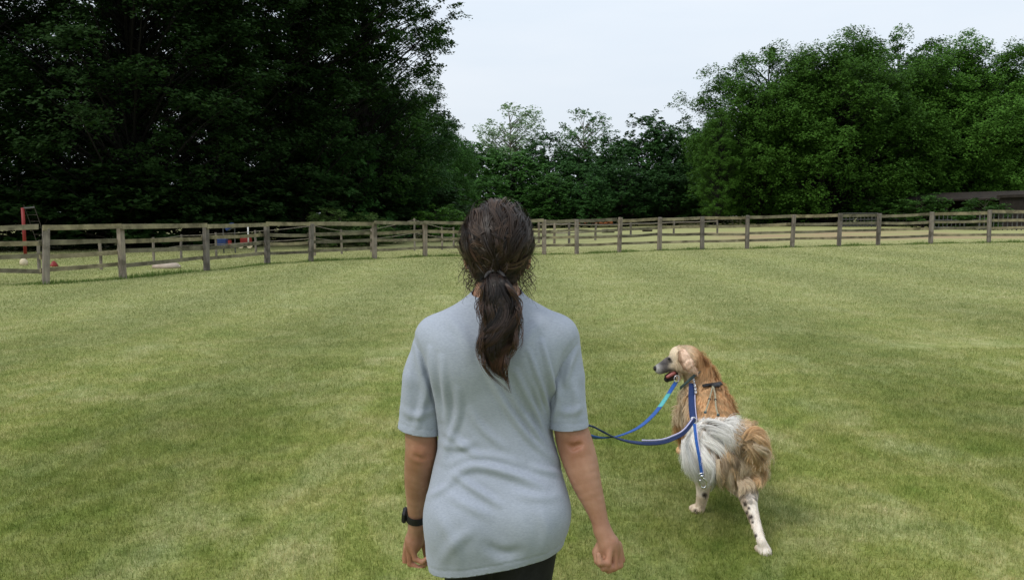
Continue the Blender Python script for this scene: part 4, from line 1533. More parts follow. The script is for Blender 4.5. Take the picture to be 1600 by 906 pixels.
# right hand: loosely closed fist, back of the hand outwards, curled fingers towards the camera
Yr = WY - .10
hk = .003
body.cone(WRR, P(951, 848, Yr), .0215, .027, .012)
body.ell(P(953, 858, Yr), (.027, .022, .030), k=.012)
fist = [
    ([P(966, 850, Yr + .020), P(971, 874, Yr + .018), P(955, 884, Yr - .014), P(945, 873, Yr - .020)], [.0105, .0098, .0088, .0078]),
    ([P(965, 856, Yr + .004), P(968, 882, Yr - .002), P(951, 890, Yr - .026), P(942, 878, Yr - .030)], [.0108, .010, .0090, .008]),
    ([P(960, 858, Yr - .012), P(960, 886, Yr - .020), P(943, 887, Yr - .038), P(938, 874, Yr - .036)], [.0102, .0096, .0086, .0078]),
    ([P(953, 858, Yr - .022), P(950, 880, Yr - .035), P(937, 879, Yr - .046), P(935, 866, Yr - .040)], [.0092, .0086, .0078, .007]),
]
for pts, rs in fist:
    body.chain(pts, rs, hk)
body.chain([P(941, 846, Yr + .012), P(932, 862, Yr + .006), P(934, 876, Yr - .008), P(941, 884, Yr - .012)], [.013, .0115, .0098, .0085], hk)  # thumb
# left hand: relaxed, fingers curled loosely forwards and inwards
Yl = WY + .115
body.cone(WRL, P(648, 842, Yl), .021, .026, .012)
body.ell(P(646, 848, Yl), (.024, .030, .030), k=.012)
lh = [
    ([P(636, 850, Yl + .028), P(633, 872, Yl + .040), P(645, 887, Yl + .034), P(655, 886, Yl + .020)], [.0105, .0095, .0085, .0075]),
    ([P(636, 856, Yl + .010), P(634, 879, Yl + .018), P(648, 892, Yl + .010), P(660, 888, Yl - .002)], [.0105, .0098, .0088, .0078]),
    ([P(640, 860, Yl - .008), P(641, 880, Yl - .004), P(655, 888, Yl - .012), P(666, 880, Yl - .018)], [.010, .0092, .0083, .0074]),
    ([P(645, 858, Yl - .022), P(649, 873, Yl - .022), P(660, 878, Yl - .028), P(669, 870, Yl - .028)], [.009, .0082, .0074, .0066]),
    ([P(655, 838, Yl + .018), P(664, 852, Yl + .028), P(666, 868, Yl + .026)], [.0125, .0108, .0085]),
]
for pts, rs in lh:
    body.chain(pts, rs, hk)
BV, BQ = body.nets(2)
BN = vnormals(BV, BQ)
tint = np.ones_like(BV)
uu, vv = proj(BV)
# ruddier elbows and knuckles, paler palms side
for (cu, cv, rad_, cc) in ((899, 696, 16, (.93, .78, .72)), (660, 712, 16, (.93, .78, .72)), (962, 884, 18, (1.05, .92, .88)), (640, 880, 18, (1.05, .92, .88))):
    g_ = np.exp(-((uu - cu) ** 2 + (vv - cv) ** 2) / (2 * rad_ ** 2))[:, None]
    tint = tint * (1 - g_ + g_ * np.array(cc))
obj('body', mesh('body', BV - W0, BQ, M['skin'], True, tint), person)

# leggings and shoes (walking)
hipL, hipR = np.array((W0[0] - .075, WY, .78)), np.array((W0[0] + .080, WY, .78))
knL, knR = np.array((W0[0] - .065, WY + .10, .47)), np.array((W0[0] + .065, WY - .02, .47))
anL, anR = np.array((W0[0] - .09, WY + .16, .10)), np.array((W0[0] + .075, WY - .27, .14))
lg = SDF((W0[0] - .27, WY - .40, .02), (W0[0] + .27, WY + .32, 1.0), .008)
for h_, k_, a_ in ((hipL, knL, anL), (hipR, knR, anR)):
    lg.chain([h_, k_], [.098, .060], .03)
    lg.chain([k_, k_ * .55 + a_ * .45 + (0, -.02, 0), a_], [.058, .054, .036], .02)
lg.ell((W0[0], WY - .01, .80), (.145, .105, .08), k=.04)
GV, GQ = lg.nets(1)
obj('leggings', mesh('leggings', GV - W0, GQ, M['leggings'], True), person)
for a_, rx in ((anL, 0.0), (anR, -.55)):
    s_ = SDF(a_ - (.1, .2, .16), a_ + (.1, .28, .1), .006)
    hl = a_ + (0, -.045, -.055)
    fd = np.array((0, math.cos(rx), math.sin(rx)))
    toe = hl + fd * .19
    s_.cone(hl + (0, .01, .02), toe, .036, .030, .02)
    s_.cone(a_ + (0, 0, 0), hl + fd * .05, .042, .04, .02)
    s_.ell(hl + fd * .14, (.045, .07, .03), k=.02)
    V_, Q_ = s_.nets(1)
    V_[:, 2] = np.maximum(V_[:, 2], .006) if rx == 0 else V_[:, 2]
    obj('shoe', mesh('shoe', V_ - W0, Q_, M['shoe'], True), person)

# watch on the left wrist
wc = P(650.5, 806, WY + .092)
ax = (WRL - ELL) / np.linalg.norm(WRL - ELL)
A_ = np.cross(ax, (0, 1, 0)); A_ /= np.linalg.norm(A_)
B_ = np.cross(ax, A_)
mb = MB()
V, Fq = [], []
n = 40
for j in range(n):
    a_ = 2 * math.pi * j / n
    for rr, t_ in ((.0272, -.011), (.0292, -.011), (.0292, .011), (.0272, .011)):
        V.append(wc + (A_ * math.cos(a_) + B_ * math.sin(a_)) * rr + ax * t_)
for j in range(n):
    k = (j + 1) % n
    for q in range(4):
        Fq.append((j * 4 + q, j * 4 + (q + 1) % 4, k * 4 + (q + 1) % 4, k * 4 + q))
mb.add(np.array(V) - W0, Fq)
strap = mb.build('watch_strap', M['black'], person, smooth=False)
mb = MB()
od = A_ * (-1 if A_[0] > 0 else 1)
mb.beam(wc - W0 + od * .027, wc - W0 + od * .038, .036, .036, up=ax)
wb = mb.build('watch_case', M['black'], strap, bevel=.004)
mb = MB()
mb.beam(wc - W0 + od * .0375, wc - W0 + od * .0395, .029, .029, up=ax)
mb.build('watch_screen', M['screen'], strap, bevel=.0008)

# ---- hair: a dark mass over the skull with combed strands over it
hc = HC + (0, -.004, .012)
hr = np.array((.0860, .108, .108))
hs = SDF(hc - .17, hc + .17, .0055)
hs.ell(hc, hr - .006, k=.001)
tie = P(773, 431, WY - .118)
hs.cone(hc + (0, -.055, -.045), tie + (0, .012, .0), .062, .026, .04)
# hairline: keep the face free
hs.ell(HC + (0, .105, -.055), (.068, .075, .10), k=.02, sub=True)
hs.func(hc - .17, hc + .17, lambda x, y, z: -((z - (hc[2] - .055)) + np.maximum(0, -(y - WY) - .03) * 1.2 + .012), .02, sub=True)
def warp(Q_):
    """the hair narrows towards the nape"""
    q = Q_ - hc
    t = np.clip((-q[..., 2] + .015) / .085, 0, 1)
    f = 1 - .20 * t * t * (3 - 2 * t)
    return np.stack((hc[0] + q[..., 0] * f, Q_[..., 1], Q_[..., 2]), -1)


HV, HQ = hs.nets(2)
HV = warp(HV)
HN = vnormals(HV, HQ)
HV = HV + HN * (.0016 * np.sin(HV[:, 0] * 210 + 7 * np.sin(HV[:, 2] * 60)) + .001 * np.sin(HV[:, 2] * 130 + HV[:, 0] * 50))[:, None]
hair = obj('hair', mesh('hair', HV - W0, HQ, M['scalp'], True), person)

m = 9000
# roots spread over the head; every strand is combed back and down to the tie
dirs = rng.normal(0, 1, (m * 4, 3))
dirs /= np.linalg.norm(dirs, axis=1)[:, None]
keep = (dirs[:, 2] > -.55 + .35 * dirs[:, 1]) & ~((dirs[:, 1] > .72) & (dirs[:, 2] < .45)) & (dirs[:, 2] > -.62)
dirs = dirs[keep][:m]
m = len(dirs)
k = 11
td = (tie - hc) / hr
td /= np.linalg.norm(td)
s = np.linspace(0, 1, k)
om = np.arccos(np.clip(dirs @ td, -1, 1))
# clumps share their bend
ncl = 420
cdir = rng.normal(0, 1, (ncl, 3)); cdir /= np.linalg.norm(cdir, axis=1)[:, None]
cid = np.argmax(dirs @ cdir.T, 1)
cph, camp, clift = rng.uniform(0, 6.28, ncl), rng.uniform(.25, 1.0, ncl), rng.uniform(-.35, 1.0, ncl)
so_ = np.sin(om)[:, None]
D = (np.sin((1 - s)[None] * om[:, None]) / so_)[..., None] * dirs[:, None] + (np.sin(s[None] * om[:, None]) / so_)[..., None] * td
side = np.cross(dirs, td)
side /= np.linalg.norm(side, axis=1)[:, None] + 1e-9
wv = np.sin(s[None] * (4.0 + 2.5 * camp[cid][:, None]) + cph[cid][:, None]) * np.sin(math.pi * s)[None] * (.06 + .20 * camp[cid][:, None])
wv += np.sin(s[None] * 9 + rng.uniform(0, 6.28, (m, 1))) * np.sin(math.pi * s)[None] * rng.uniform(0, .09, (m, 1))
D = D + side[:, None] * wv[..., None]
D /= np.linalg.norm(D, axis=2)[..., None]
lift = 1.0 + (.004 + .14 * np.clip(clift[cid], -.1, 1)[:, None] * np.sin(math.pi * s ** .8)[None]) + rng.uniform(-.015, .035, (m, 1))
# converge into the tie
Pth = hc + D * hr * lift[..., None]
w_ = np.clip((s - .72) / .28, 0, 1)[None, :, None] ** 1.6
# near the tie strands leave the skull and gather
tj = tie + rng.normal(0, 1, (m, 3)) * (.011, .006, .010)
Pth = Pth * (1 - w_) + tj[:, None] * w_
Nn = D / hr
Nn /= np.linalg.norm(Nn, axis=2)[..., None]
brown = np.array((.030, .0185, .0125))
colr = brown * rng.choice([.45, .7, 1.0, 1.5, 2.3], (ncl, 1), p=[.25, .25, .25, .15, .10])[cid] * rng.uniform(.8, 1.25, (m, 1))
grey_ = rng.random(m) < .035
colr[grey_] = np.array((.15, .125, .105)) * rng.uniform(.6, 1.2, (grey_.sum(), 1))
tapr = np.r_[.6, np.ones(k - 2), .8]
ribbons(warp(Pth), rng.uniform(.0012, .0024, m), Nn, 'strands', M['hair'], hair, colr, W0, tapr)

# loose upper layer: locks that stray from the combed ones
m = 2200
i_ = rng.choice(len(dirs), m)
d2, k = dirs[i_], 12
s = np.linspace(0, 1, k)
nm_ = 260
mc = rng.integers(0, nm_, m)
md = d2[rng.choice(m, nm_)]
d2 = md[mc] + rng.normal(0, .035, (m, 3))
d2 /= np.linalg.norm(d2, axis=1)[:, None]
tg = td + rng.normal(0, .32, (nm_, 3))[mc]
tg /= np.linalg.norm(tg, axis=1)[:, None]
om = np.arccos(np.clip(np.sum(d2 * tg, 1), -.999, .999))
S_ = s[None] * rng.uniform(.45, .95, nm_)[mc][:, None]
D = (np.sin((1 - S_) * om[:, None])[..., None] * d2[:, None] + np.sin(S_ * om[:, None])[..., None] * tg[:, None]) / np.sin(om)[:, None, None]
side = np.cross(d2, tg)
side /= np.linalg.norm(side, axis=1)[:, None] + 1e-9
D = D + side[:, None] * (np.sin(s[None] * rng.uniform(3, 8, nm_)[mc][:, None] + rng.uniform(0, 6.28, nm_)[mc][:, None]) * rng.uniform(.04, .16, nm_)[mc][:, None])[..., None]
D /= np.linalg.norm(D, axis=2)[..., None]
lift = 1.03 + rng.uniform(.01, .20, nm_)[mc][:, None] * np.sin(math.pi * s)[None] + rng.uniform(-.01, .03, (m, 1))
Nn = D / hr
Nn /= np.linalg.norm(Nn, axis=2)[..., None]
c2_ = brown * rng.choice([.6, 1.0, 1.6, 2.4], (nm_, 1), p=[.3, .35, .22, .13])[mc] * np.array((1.05, 1.0, .95)) * rng.uniform(.8, 1.2, (m, 1))
ribbons(warp(hc + D * hr * lift[..., None]), rng.uniform(.0010, .0019, m), Nn, 'stray_locks', M['hair'], hair, c2_, W0)['kind'] = 'stuff'

# fly-away strands
m = 620
dirs = rng.normal(0, 1, (m * 8, 3))
dirs[:, 1] -= .2
dirs /= np.linalg.norm(dirs, axis=1)[:, None]
pr_ = np.abs(dirs[:, 0]) > .55
keep = (pr_ & (dirs[:, 2] > -.75)) | ((dirs[:, 2] > .5) & (rng.random(len(dirs)) < .9))
dirs = dirs[keep & (dirs[:, 1] < .5)][:m]
m = len(dirs)
k = 12
s = np.linspace(0, 1, k)
ln = rng.uniform(.02, .085, m) * np.where(dirs[:, 2] < 0, 1.2, .55)
tang = np.cross(dirs, rng.normal(0, 1, (m, 3)))
tang[:, 2] -= .9 * (dirs[:, 2] < .3)
tang /= np.linalg.norm(tang, axis=1)[:, None]
side = np.cross(tang, dirs)
base = hc + dirs * (hr * 1.0)
cu_ = rng.uniform(2, 8, m)[:, None]
ph = rng.uniform(0, 6.28, m)[:, None]
Pth = base[:, None] + ln[:, None, None] * (tang[:, None] * s[None, :, None] * .9 + dirs[:, None] * (.5 * s ** 1.2 * rng.uniform(.1, 1, (m, 1)) + .14 * np.sin(s[None] * cu_ + ph))[..., None]
                                           + side[:, None] * (.16 * (np.cos(s[None] * cu_ + ph) - np.cos(ph)))[..., None])
Pth -= (0, .0, 0)
ribbons(warp(Pth), rng.uniform(.0005, .0011, m), np.repeat(np.array([[0, -1.0, .15]]), m, 0), 'flyaway_strands', M['hair'], hair, np.tile((.045, .026, .016), (m, 1)) * rng.uniform(.6, 1.4, (m, 1)), W0)
# curls of loose hair at the nape and beside the ears
m, k = 110, 16
s = np.linspace(0, 1, k)
sd_ = np.where(rng.random(m) < .5, -1, 1)
b_u = np.where(sd_ < 0, rng.uniform(727, 750, m), rng.uniform(804, 828, m))
b_v = rng.uniform(385, 440, m)
base = np.array([P(u, v, WY + rng.uniform(-.05, .02)) for u, v in zip(b_u, b_v)])
ln = rng.uniform(.02, .085, m)
ph, cu_ = rng.uniform(0, 6.28, m)[:, None], rng.uniform(4, 11, m)[:, None]
Pth = base[:, None] + np.stack((sd_[:, None] * (.10 * s[None] * ln[:, None] * rng.uniform(-1, 3, (m, 1)) + .009 * (np.sin(cu_ * s + ph) - np.sin(ph))),
                                -.01 * s[None] + .008 * (np.cos(cu_ * s + ph) - np.cos(ph)), -ln[:, None] * (s + .12 * np.sin(cu_ * s + ph) * s)), -1)
lc_ = ribbons(Pth, rng.uniform(.0008, .0018, m), np.repeat(np.array([[0, -1.0, .1]]), m, 0), 'loose_curls', M['hair'], hair, np.tile((.036, .022, .014), (m, 1)) * rng.uniform(.6, 1.4, (m, 1)), W0)
lc_['kind'] = 'stuff'

# ponytail: wavy locks falling on the back
pc = [P(773, 431, WY - .128), P(774, 446, WY - .150), P(780, 472, WY - .152), P(783, 500, WY - .160), P(779, 530, WY - .166), P(773, 554, WY - .168), P(779, 578, WY - .166), P(797, 600, WY - .162)]
pr = [.016, .030, .042, .039, .039, .028, .016, .003]
pc = np.array(pc)
tt = np.linspace(0, 1, len(pc))


def cline(t):
    return np.stack([smooth_curve(t, tt, pc[:, i]) for i in range(3)], -1)


core = SDF(pc.min(0) - .08, pc.max(0) + .08, .0055)
for i in range(len(pc) - 1):
    core.cone(pc[i], pc[i + 1], pr[i] * .62, pr[i + 1] * .62, .01)
PV, PQ = core.nets(2)
pony = obj('ponytail', mesh('ponytail', PV - W0, PQ, M['scalp'], True), person)
m, k = 3400, 20
s = np.linspace(0, 1, k)
nlk = 90
la, lr = rng.uniform(0, 6.28, nlk), np.sqrt(rng.random(nlk)) * .9 + .1
lph, lf_, lam, lend = rng.uniform(0, 6.28, nlk), rng.uniform(5, 10, nlk), rng.uniform(.2, .62, nlk), rng.uniform(.6, 1.0, nlk)
lk = rng.integers(0, nlk, m)
end = lend[lk] * rng.uniform(.82, 1.02, m)
S_ = s[None] * end[:, None]
Cn = cline(S_.ravel()).reshape(m, k, 3)
Rn = smooth_curve(S_.ravel(), tt, pr).reshape(m, k)
ang = la[lk][:, None] + rng.normal(0, .22, (m, 1)) + .9 * np.sin(S_ * 4 + lph[lk][:, None])
rad_ = np.clip(lr[lk] + rng.normal(0, .10, m), .05, 1.12)[:, None]
wav = lam[lk][:, None] * np.sin(S_ * lf_[lk][:, None] * 2 + lph[lk][:, None]) * S_ ** .7
wav2 = lam[lk][:, None] * np.cos(S_ * lf_[lk][:, None] * 2 + lph[lk][:, None]) * S_ ** .7
ox = (np.cos(ang) * rad_ + wav) * Rn + rng.normal(0, .0016, (m, 1))
oy = (np.sin(ang) * rad_ * .62 + wav2 * .6) * Rn
Pth = Cn + np.stack((ox, oy, .006 * np.sin(S_ * 20 + lph[lk][:, None])), -1)
Nn = np.stack((np.cos(ang), np.minimum(np.sin(ang), -.15) - .45, .05 + 0 * ang), -1)
red_ = np.clip((S_ - .45) * 1.8, 0, 1)[..., None]
colr = (np.array((.017, .0105, .0078)) * (1 - red_) + np.array((.052, .022, .014)) * red_) * rng.choice([.4, .8, 1.2, 2.0], (nlk, 1))[lk][:, None] * rng.uniform(.8, 1.25, (m, 1))[:, None]
ribbons(Pth, rng.uniform(.0013, .0026, m), Nn, 'strands', M['hair'], pony, colr, W0)
# stray strands of the ponytail
m, k = 150, 14
s = np.linspace(0, 1, k)
t0 = rng.uniform(.05, .8, m)
S_ = t0[:, None] + s[None] * rng.uniform(.12, .3, m)[:, None]
Cn = cline(np.clip(S_, 0, 1).ravel()).reshape(m, k, 3)
Rn = smooth_curve(np.clip(S_, 0, 1).ravel(), tt, pr).reshape(m, k)
sg = np.where(rng.random(m) < .5, -1, 1)[:, None]
Pth = Cn + np.stack((sg * Rn * (.9 + rng.uniform(.1, .55, (m, 1)) * np.sin(s * rng.uniform(2, 5, (m, 1)))), -.01 - .3 * Rn + .006 * np.sin(s * 7 + t0[:, None] * 30), -.02 * s[None] + 0 * Rn), -1)
ribbons(Pth, rng.uniform(.0007, .0014, m), np.repeat(np.array([[0, -1.0, .1]]), m, 0), 'stray_strands', M['hair'], pony, np.tile((.05, .026, .016), (m, 1)) * rng.uniform(.6, 1.4, (m, 1)), W0)
# hair tie
mb = MB()
th = np.linspace(0, 2 * math.pi, 25)
tz_ = P(773, 434, WY - .132)
mb.tube(np.stack((tz_[0] + .0215 * np.cos(th), tz_[1] + .006 * np.sin(th), tz_[2] + .0165 * np.sin(th)), -1) - W0, .0048, 8, cap=False)
mb.build('hair_tie', M['hairtie'], person, smooth=True)

# ------------------------------------------------------------------ the dog
D0 = np.array(gl(1125, 4.25))
dog = thing('dog', 'golden long-haired dog with white rump walking away, head turned left', 'dog', D0)
ds = SDF((.74, 3.45, -.02), (1.50, 5.25, .95), .0072)
k = .04
sp = [P(1122, 708, 4.00), P(1118, 690, 4.2), P(1110, 668, 4.42), P(1105, 642, 4.62), P(1099, 620, 4.74)]
ds.chain(sp, [.118, .128, .142, .146, .118], k)
ds.ell(P(1109, 684, 4.50), (.140, .25, .155), k=.05)                    # rib cage
ds.ell(P(1147, 714, 4.03), (.085, .12, .11), k=.05)                    # right thigh
ds.ell(P(1100, 706, 4.05), (.085, .12, .105), k=.05)                    # left thigh
ds.chain([P(1098, 612, 4.72), P(1092, 588, 4.75), P(1079, 566, 4.74)], [.105, .088, .072], .04)     # neck
HD = P(1073, 560, 4.73)
ds.ell(HD, (.087, .083, .078), k=.02)
ds.ell(P(1060, 554.5, 4.71), (.052, .062, .054), k=.02)                                  # skull
ds.ell(HD + (-.03, -.012, -.028), (.062, .066, .052), k=.025)           # cheeks
ds.cone(P(1052, 567, 4.71), P(1031, 576.0, 4.705), .047, .033, .015)   # muzzle
ds.ell(P(1046, 569.5, 4.71), (.040, .045, .040), k=.02)
ds.cone(P(1056, 586, 4.715), P(1042, 592, 4.71), .026, .019, .012)     # lower jaw
ds.cone(P(1051, 581, 4.71), P(1031, 589, 4.66), .012, .010, .004, sub=True)
ds.cone(P(1043, 555, 4.66), P(1044, 562, 4.66), .006, .006, .01, sub=True)
# hind legs: thigh, shank, hock behind, paw
gR_ = on_ground(1195, 866)
kneeR = P(1152, 748, 4.02); hockR = P(1171, 786, 3.80); ankR = P(1190, 846, gR_[1] + .02)
ds.chain([P(1148, 716, 4.02), kneeR, P(1167, 768, 3.88), hockR, P(1181, 818, 3.73), ankR], [.095, .074, .050, .037, .024, .0185], .025)


def paw(c, sx=.034, sy=.05):
    ds.ell(c, (sx, sy, .026), k=.015)
    for q, dy in ((-1.5, -.012), (-.5, 0), (.5, 0), (1.5, -.012)):
        ds.ell(c + (q * sx * .5, sy * .75 + dy, -.004), (.011, .020, .015), k=.006)


paw(np.array((gR_[0] + .005, gR_[1] + .03, gR_[2] + .010)))
ds.cone(ankR, (gR_[0], gR_[1] + .02, gR_[2] + .035), .0185, .022, .015)
gL_ = on_ground(1091, 800)
ds.chain([P(1103, 706, 4.05), P(1098, 735, 4.12), P(1099, 757, 4.13), P(1098, 772, 4.12), P(1094, 792, gL_[1] + .01)], [.095, .060, .040, .032, .026], .025)
paw(np.array((gL_[0] - .004, gL_[1] + .02, gL_[2] + .010)))
# forelegs: left one reaching forward, right one under the chest
for (u, y, fy, fz) in ((1074, 4.70, 4.98, .05), (1122, 4.70, 4.66, .0)):
    x0 = P(u, 640, y)
    f = np.array((P(u - (8 if u < 1100 else 0), 700, fy)[0], fy, float(gz(1.1)) + fz))
    ds.chain([x0 + (0, 0, -.04), (x0 + f) / 2 + (0, .02, -.02), f + (0, 0, .07)], [.07, .042, .026], .03)
    ds.ell(f + (0, .025, .027), (.034, .05, .026), k=.015)
# tail: lifted over the rump to the right, then curling back
tail = [P(1116, 668, 3.95), P(1134, 668, 3.90), P(1152, 680, 3.86), P(1166, 686, 3.83), P(1173, 679, 3.83), P(1176, 692, 3.83), P(1182, 712, 3.86)]
ds.chain(tail, [.036, .028, .022, .020, .018, .016, .010], .015)
DV, DQ = ds.nets(1)
DN = vnormals(DV, DQ)

GOLD, TAN, CREAM, WHITE, GREYT = (np.array(c) for c in ((.72, .455, .235), (.76, .545, .325), (.82, .68, .50), (.97, .945, .90), (.46, .35, .24)))


def fur_colour(Pt):
    u, v = proj(Pt)
    x, y, z = Pt.T
    n = len(Pt)
    c = np.tile(GOLD, (n, 1))

    def put(w, colr):
        nonlocal c
        w = np.clip(w, 0, 1)[:, None]
        c = c * (1 - w) + colr * w

    nz_ = .5 + .5 * np.sin(x * 60 + 5 * np.sin(z * 40)) * np.sin(y * 45 + z * 50)
    put((y < 4.15) * .55 + .2 * nz_, TAN)
    put((1089 - u) / 18 * (y < 4.9) * (v < 660), CREAM)                           # pale left flank and throat
    put(np.exp(-((u - 1094) / 16) ** 2 - ((v - 594) / 24) ** 2) * .35, TAN)
    # head: pale cheeks, light crown
    hd = np.exp(-np.sum(((Pt - HD) / (.10, .12, .10)) ** 2, 1))
    put(hd * .6 * np.clip((v - 556) / 10, 0, 1) * (1 - np.clip((u - 1074) / 14, 0, 1)), CREAM)
    put(hd * .25 * np.clip((554 - v) / 10, 0, 1) * (1 - np.clip((u - 1078) / 14, 0, 1)), CREAM)
    put(np.clip((1049 - u) / 7, 0, 1) * (y > 4.5) * (v < 605) * (v > 556), np.array((.17, .15, .14)))   # grey muzzle
    put(np.clip((1036 - u) / 8, 0, 1) * (y > 4.5) * (v < 605), np.array((.42, .40, .38)))
    put(np.exp(-((u - 1046) / 5) ** 2 - ((v - 563) / 6) ** 2) * .95, np.array((.06, .05, .045)))
    put(np.exp(-((u - 1036) / 9) ** 2 - ((v - 567.5) / 4) ** 2) * .9 * (y > 4.5), np.array((.06, .055, .055)))
    put(np.exp(-((u - 1047) / 7) ** 2 - ((v - 578) / 3.2) ** 2) * .9 * (y > 4.5), np.array((.05, .045, .045)))
    put((v > 585) * (u < 1056) * (y > 4.55) * (v < 610) * .95, np.array((.025, .022, .022)))
    # white rump and left thigh
    wr = (y < 4.36) * (v > 650 + .12 * np.abs(u - 1100)) * (v < 775)
    edge = np.clip((1117 - np.abs(v - 690) * .10 - u + 5 * np.sin(z * 90)) / 10, 0, 1)
    put(wr * edge * 1.0, WHITE)
    put((y < 4.1) * np.exp(-((u - 1124) / 20) ** 2 - ((v - 668) / 14) ** 2) * 1.3, WHITE)
    # breeches in the middle, cream below
    put((y < 4.3) * np.exp(-((u - 1131) / 14) ** 2 - ((v - 720) / 30) ** 2) * (.55 + .45 * np.sin(z * 120 + x * 60)), GREYT)
    put((y < 4.3) * np.exp(-((u - 1155) / 10) ** 2 - ((v - 732) / 16) ** 2), CREAM)
    put((y < 4.4) * np.clip((v - 742) / 14, 0, 1) * (v < 800) * .8, CREAM)
    # lower legs pale
    put((y < 4.4) * np.clip((v - 762) / 12, 0, 1) * .75, np.array((.70, .58, .45)))
    put((y < 4.1) * np.clip((v - 762) / 10, 0, 1) * np.clip((1172 + (v - 790) * .2 - u) / 6 * -1 + 1, 0, 1) * .5, WHITE)
    # dark pads and freckles on the hocks
    for (cu, cv, ru, rv) in ((1164.5, 787, 3.4, 4.6), (1170, 793, 2.2, 3), (1167, 800, 3, 3.4), (1173, 807, 4.6, 4.4), (1176, 815, 2.4, 2.8), (1181, 836, 2.6, 2.6), (1101, 773, 4.6, 4.2), (1087, 797, 3.2, 3), (1091, 801, 3, 3)):
        put(np.exp(-(((u - cu) / ru) ** 2 + ((v - cv) / rv) ** 2) ** 2) * (DNy(Pt) < .2) * (y < 4.4), np.array((.035, .025, .022)))
    return c


def DNy(Pt):
    return ds.grad(Pt.astype(np.float32))[:, 1]


bodyd = obj('body', mesh('body', DV - D0, DQ, M['furbase'], True, fur_colour(DV) * .92), dog)

# coat: strands combed along the body
tri = np.vstack((DQ[:, [0, 1, 2]], DQ[:, [0, 2, 3]]))
ar = np.linalg.norm(np.cross(DV[tri[:, 1]] - DV[tri[:, 0]], DV[tri[:, 2]] - DV[tri[:, 0]]), axis=1)


def pick(m, sel=None):
    pr_ = ar if sel is None else ar * sel
    i = rng.choice(len(tri), m, p=pr_ / pr_.sum())
    r1, r2 = np.sqrt(rng.random(m)), rng.random(m)
    a, b, c = (DV[tri[i, q]] for q in range(3))
    p = a * (1 - r1)[:, None] + b * (r1 * (1 - r2))[:, None] + c * (r1 * r2)[:, None]
    return p, ds.grad(p.astype(np.float32))


def comb(p, n, d, L_, lift, curl, k=6, droop=.25, clump=.5, csz=.02, cf=(3, 7)):
    """strands from p combed along d (projected on the surface), gathered in clumps"""
    m = len(p)
    d = d - n * np.sum(d * n, 1)[:, None]
    d /= np.linalg.norm(d, axis=1)[:, None] + 1e-9
    s = np.linspace(0, 1, k)[None, :, None]
    L_ = np.broadcast_to(L_, (m,))[:, None, None]
    cell = np.floor(p / csz).astype(int)
    key = (cell[:, 0] * 73856093) ^ (cell[:, 1] * 19349663) ^ (cell[:, 2] * 83492791)
    _, cid = np.unique(key, return_inverse=True)
    cid = cid.ravel()
    nc = cid.max() + 1
    cnt = np.bincount(cid, minlength=nc)
    cen = np.stack([np.bincount(cid, p[:, a], nc) / cnt for a in range(3)], -1)[cid]
    dv = rng.normal(0, .17, (nc, 3))[cid]
    d = d + dv - n * np.sum(dv * n, 1)[:, None]
    d /= np.linalg.norm(d, axis=1)[:, None] + 1e-9
    ph, fr = rng.uniform(0, 6.28, nc)[cid][:, None, None], rng.uniform(*cf, nc)[cid][:, None, None]
    sd_ = np.cross(d, n)
    g = np.array((0, 0, -1.0))
    pth = p[:, None] + L_ * (d[:, None] * s + n[:, None] * lift * np.sin(s * 2.2) * .6 + g * droop * s ** 2
                             + sd_[:, None] * curl * (np.sin(fr * s + ph) - np.sin(ph)) * s ** .5 + n[:, None] * curl * .6 * (np.cos(fr * s + ph) - np.cos(ph)) * s ** .5)
    pull = (cen - p)[:, None] * clump * s
    pth = pth + pull
    nn = np.repeat(n[:, None], k, 1)
    comb.tone = rng.uniform(0, 1, nc)[cid][:, None]
    return pth, nn


pu, pv = proj(DV)
cu_t, cv_t = pu[tri[:, 0]], pv[tri[:, 0]]
ty, tzz = DV[tri[:, 0], 1], DV[tri[:, 0], 2]
sets = []


def coat(m, sel, dirf, L_, wid, lift, curl, droop, clump, csz, k=6, tintv=.12, cf=(3, 7), tone=0.0):
    p, n = pick(m, sel)
    d = dirf(p, n)
    ll = L_(p) if callable(L_) else L_
    pth, nn = comb(p, n, d, ll * rng.uniform(.65, 1.2, m), lift, curl, k, droop, clump, csz, cf)
    c = fur_colour(p) * rng.uniform(1 - tintv, 1 + tintv, (m, 1)) * (1 - tone + tone * 1.45 * comb.tone)
    ribbons(pth, wid * rng.uniform(.7, 1.3, m), nn, 'fur', M['fur'], bodyd, c, D0)


dn = np.array((0, 0, -1.0))
legs = (tzz < .20) & ((ty < 4.4) | (ty > 4.55))
head = (ty > 4.55) & (cv_t < 605) & (cu_t < 1092)
muzzle = head & (cu_t < 1056)
hind = (ty < 4.22) & ~legs
istail = hind & (cu_t > 1128) & (ty < 3.97) & (cv_t < 735)
trunk_ = ~legs & ~head & ~hind
# short coat on legs and head
coat(5000, legs * 1.0, lambda p, n: np.tile((0, -.2, -1.0), (len(p), 1)), .015, .0022, .2, .04, .1, .3, .010, 4)
coat(5200, (head & ~muzzle) * 1.0, lambda p, n: np.stack((p[:, 0] - HD[0] + .11, 0 * p[:, 0] - .06, (p[:, 2] - HD[2]) * .2 - .06), -1), .030, .0026, .22, .06, .15, .35, .012, 5)
coat(1500, muzzle * 1.0, lambda p, n: np.tile((1.0, -.1, -.25), (len(p), 1)), .010, .002, .15, .02, .1, .2, .008, 4)
# trunk: back and down
coat(22000, trunk_ * 1.0, lambda p, n: np.stack(((p[:, 0] - 1.12) * 1.2, -1.0 + 0 * p[:, 0], -.55 - .5 * (p[:, 2] < .5)), -1), .055, .0024, .26, .09, .2, .4, .024, 6, tone=.28)
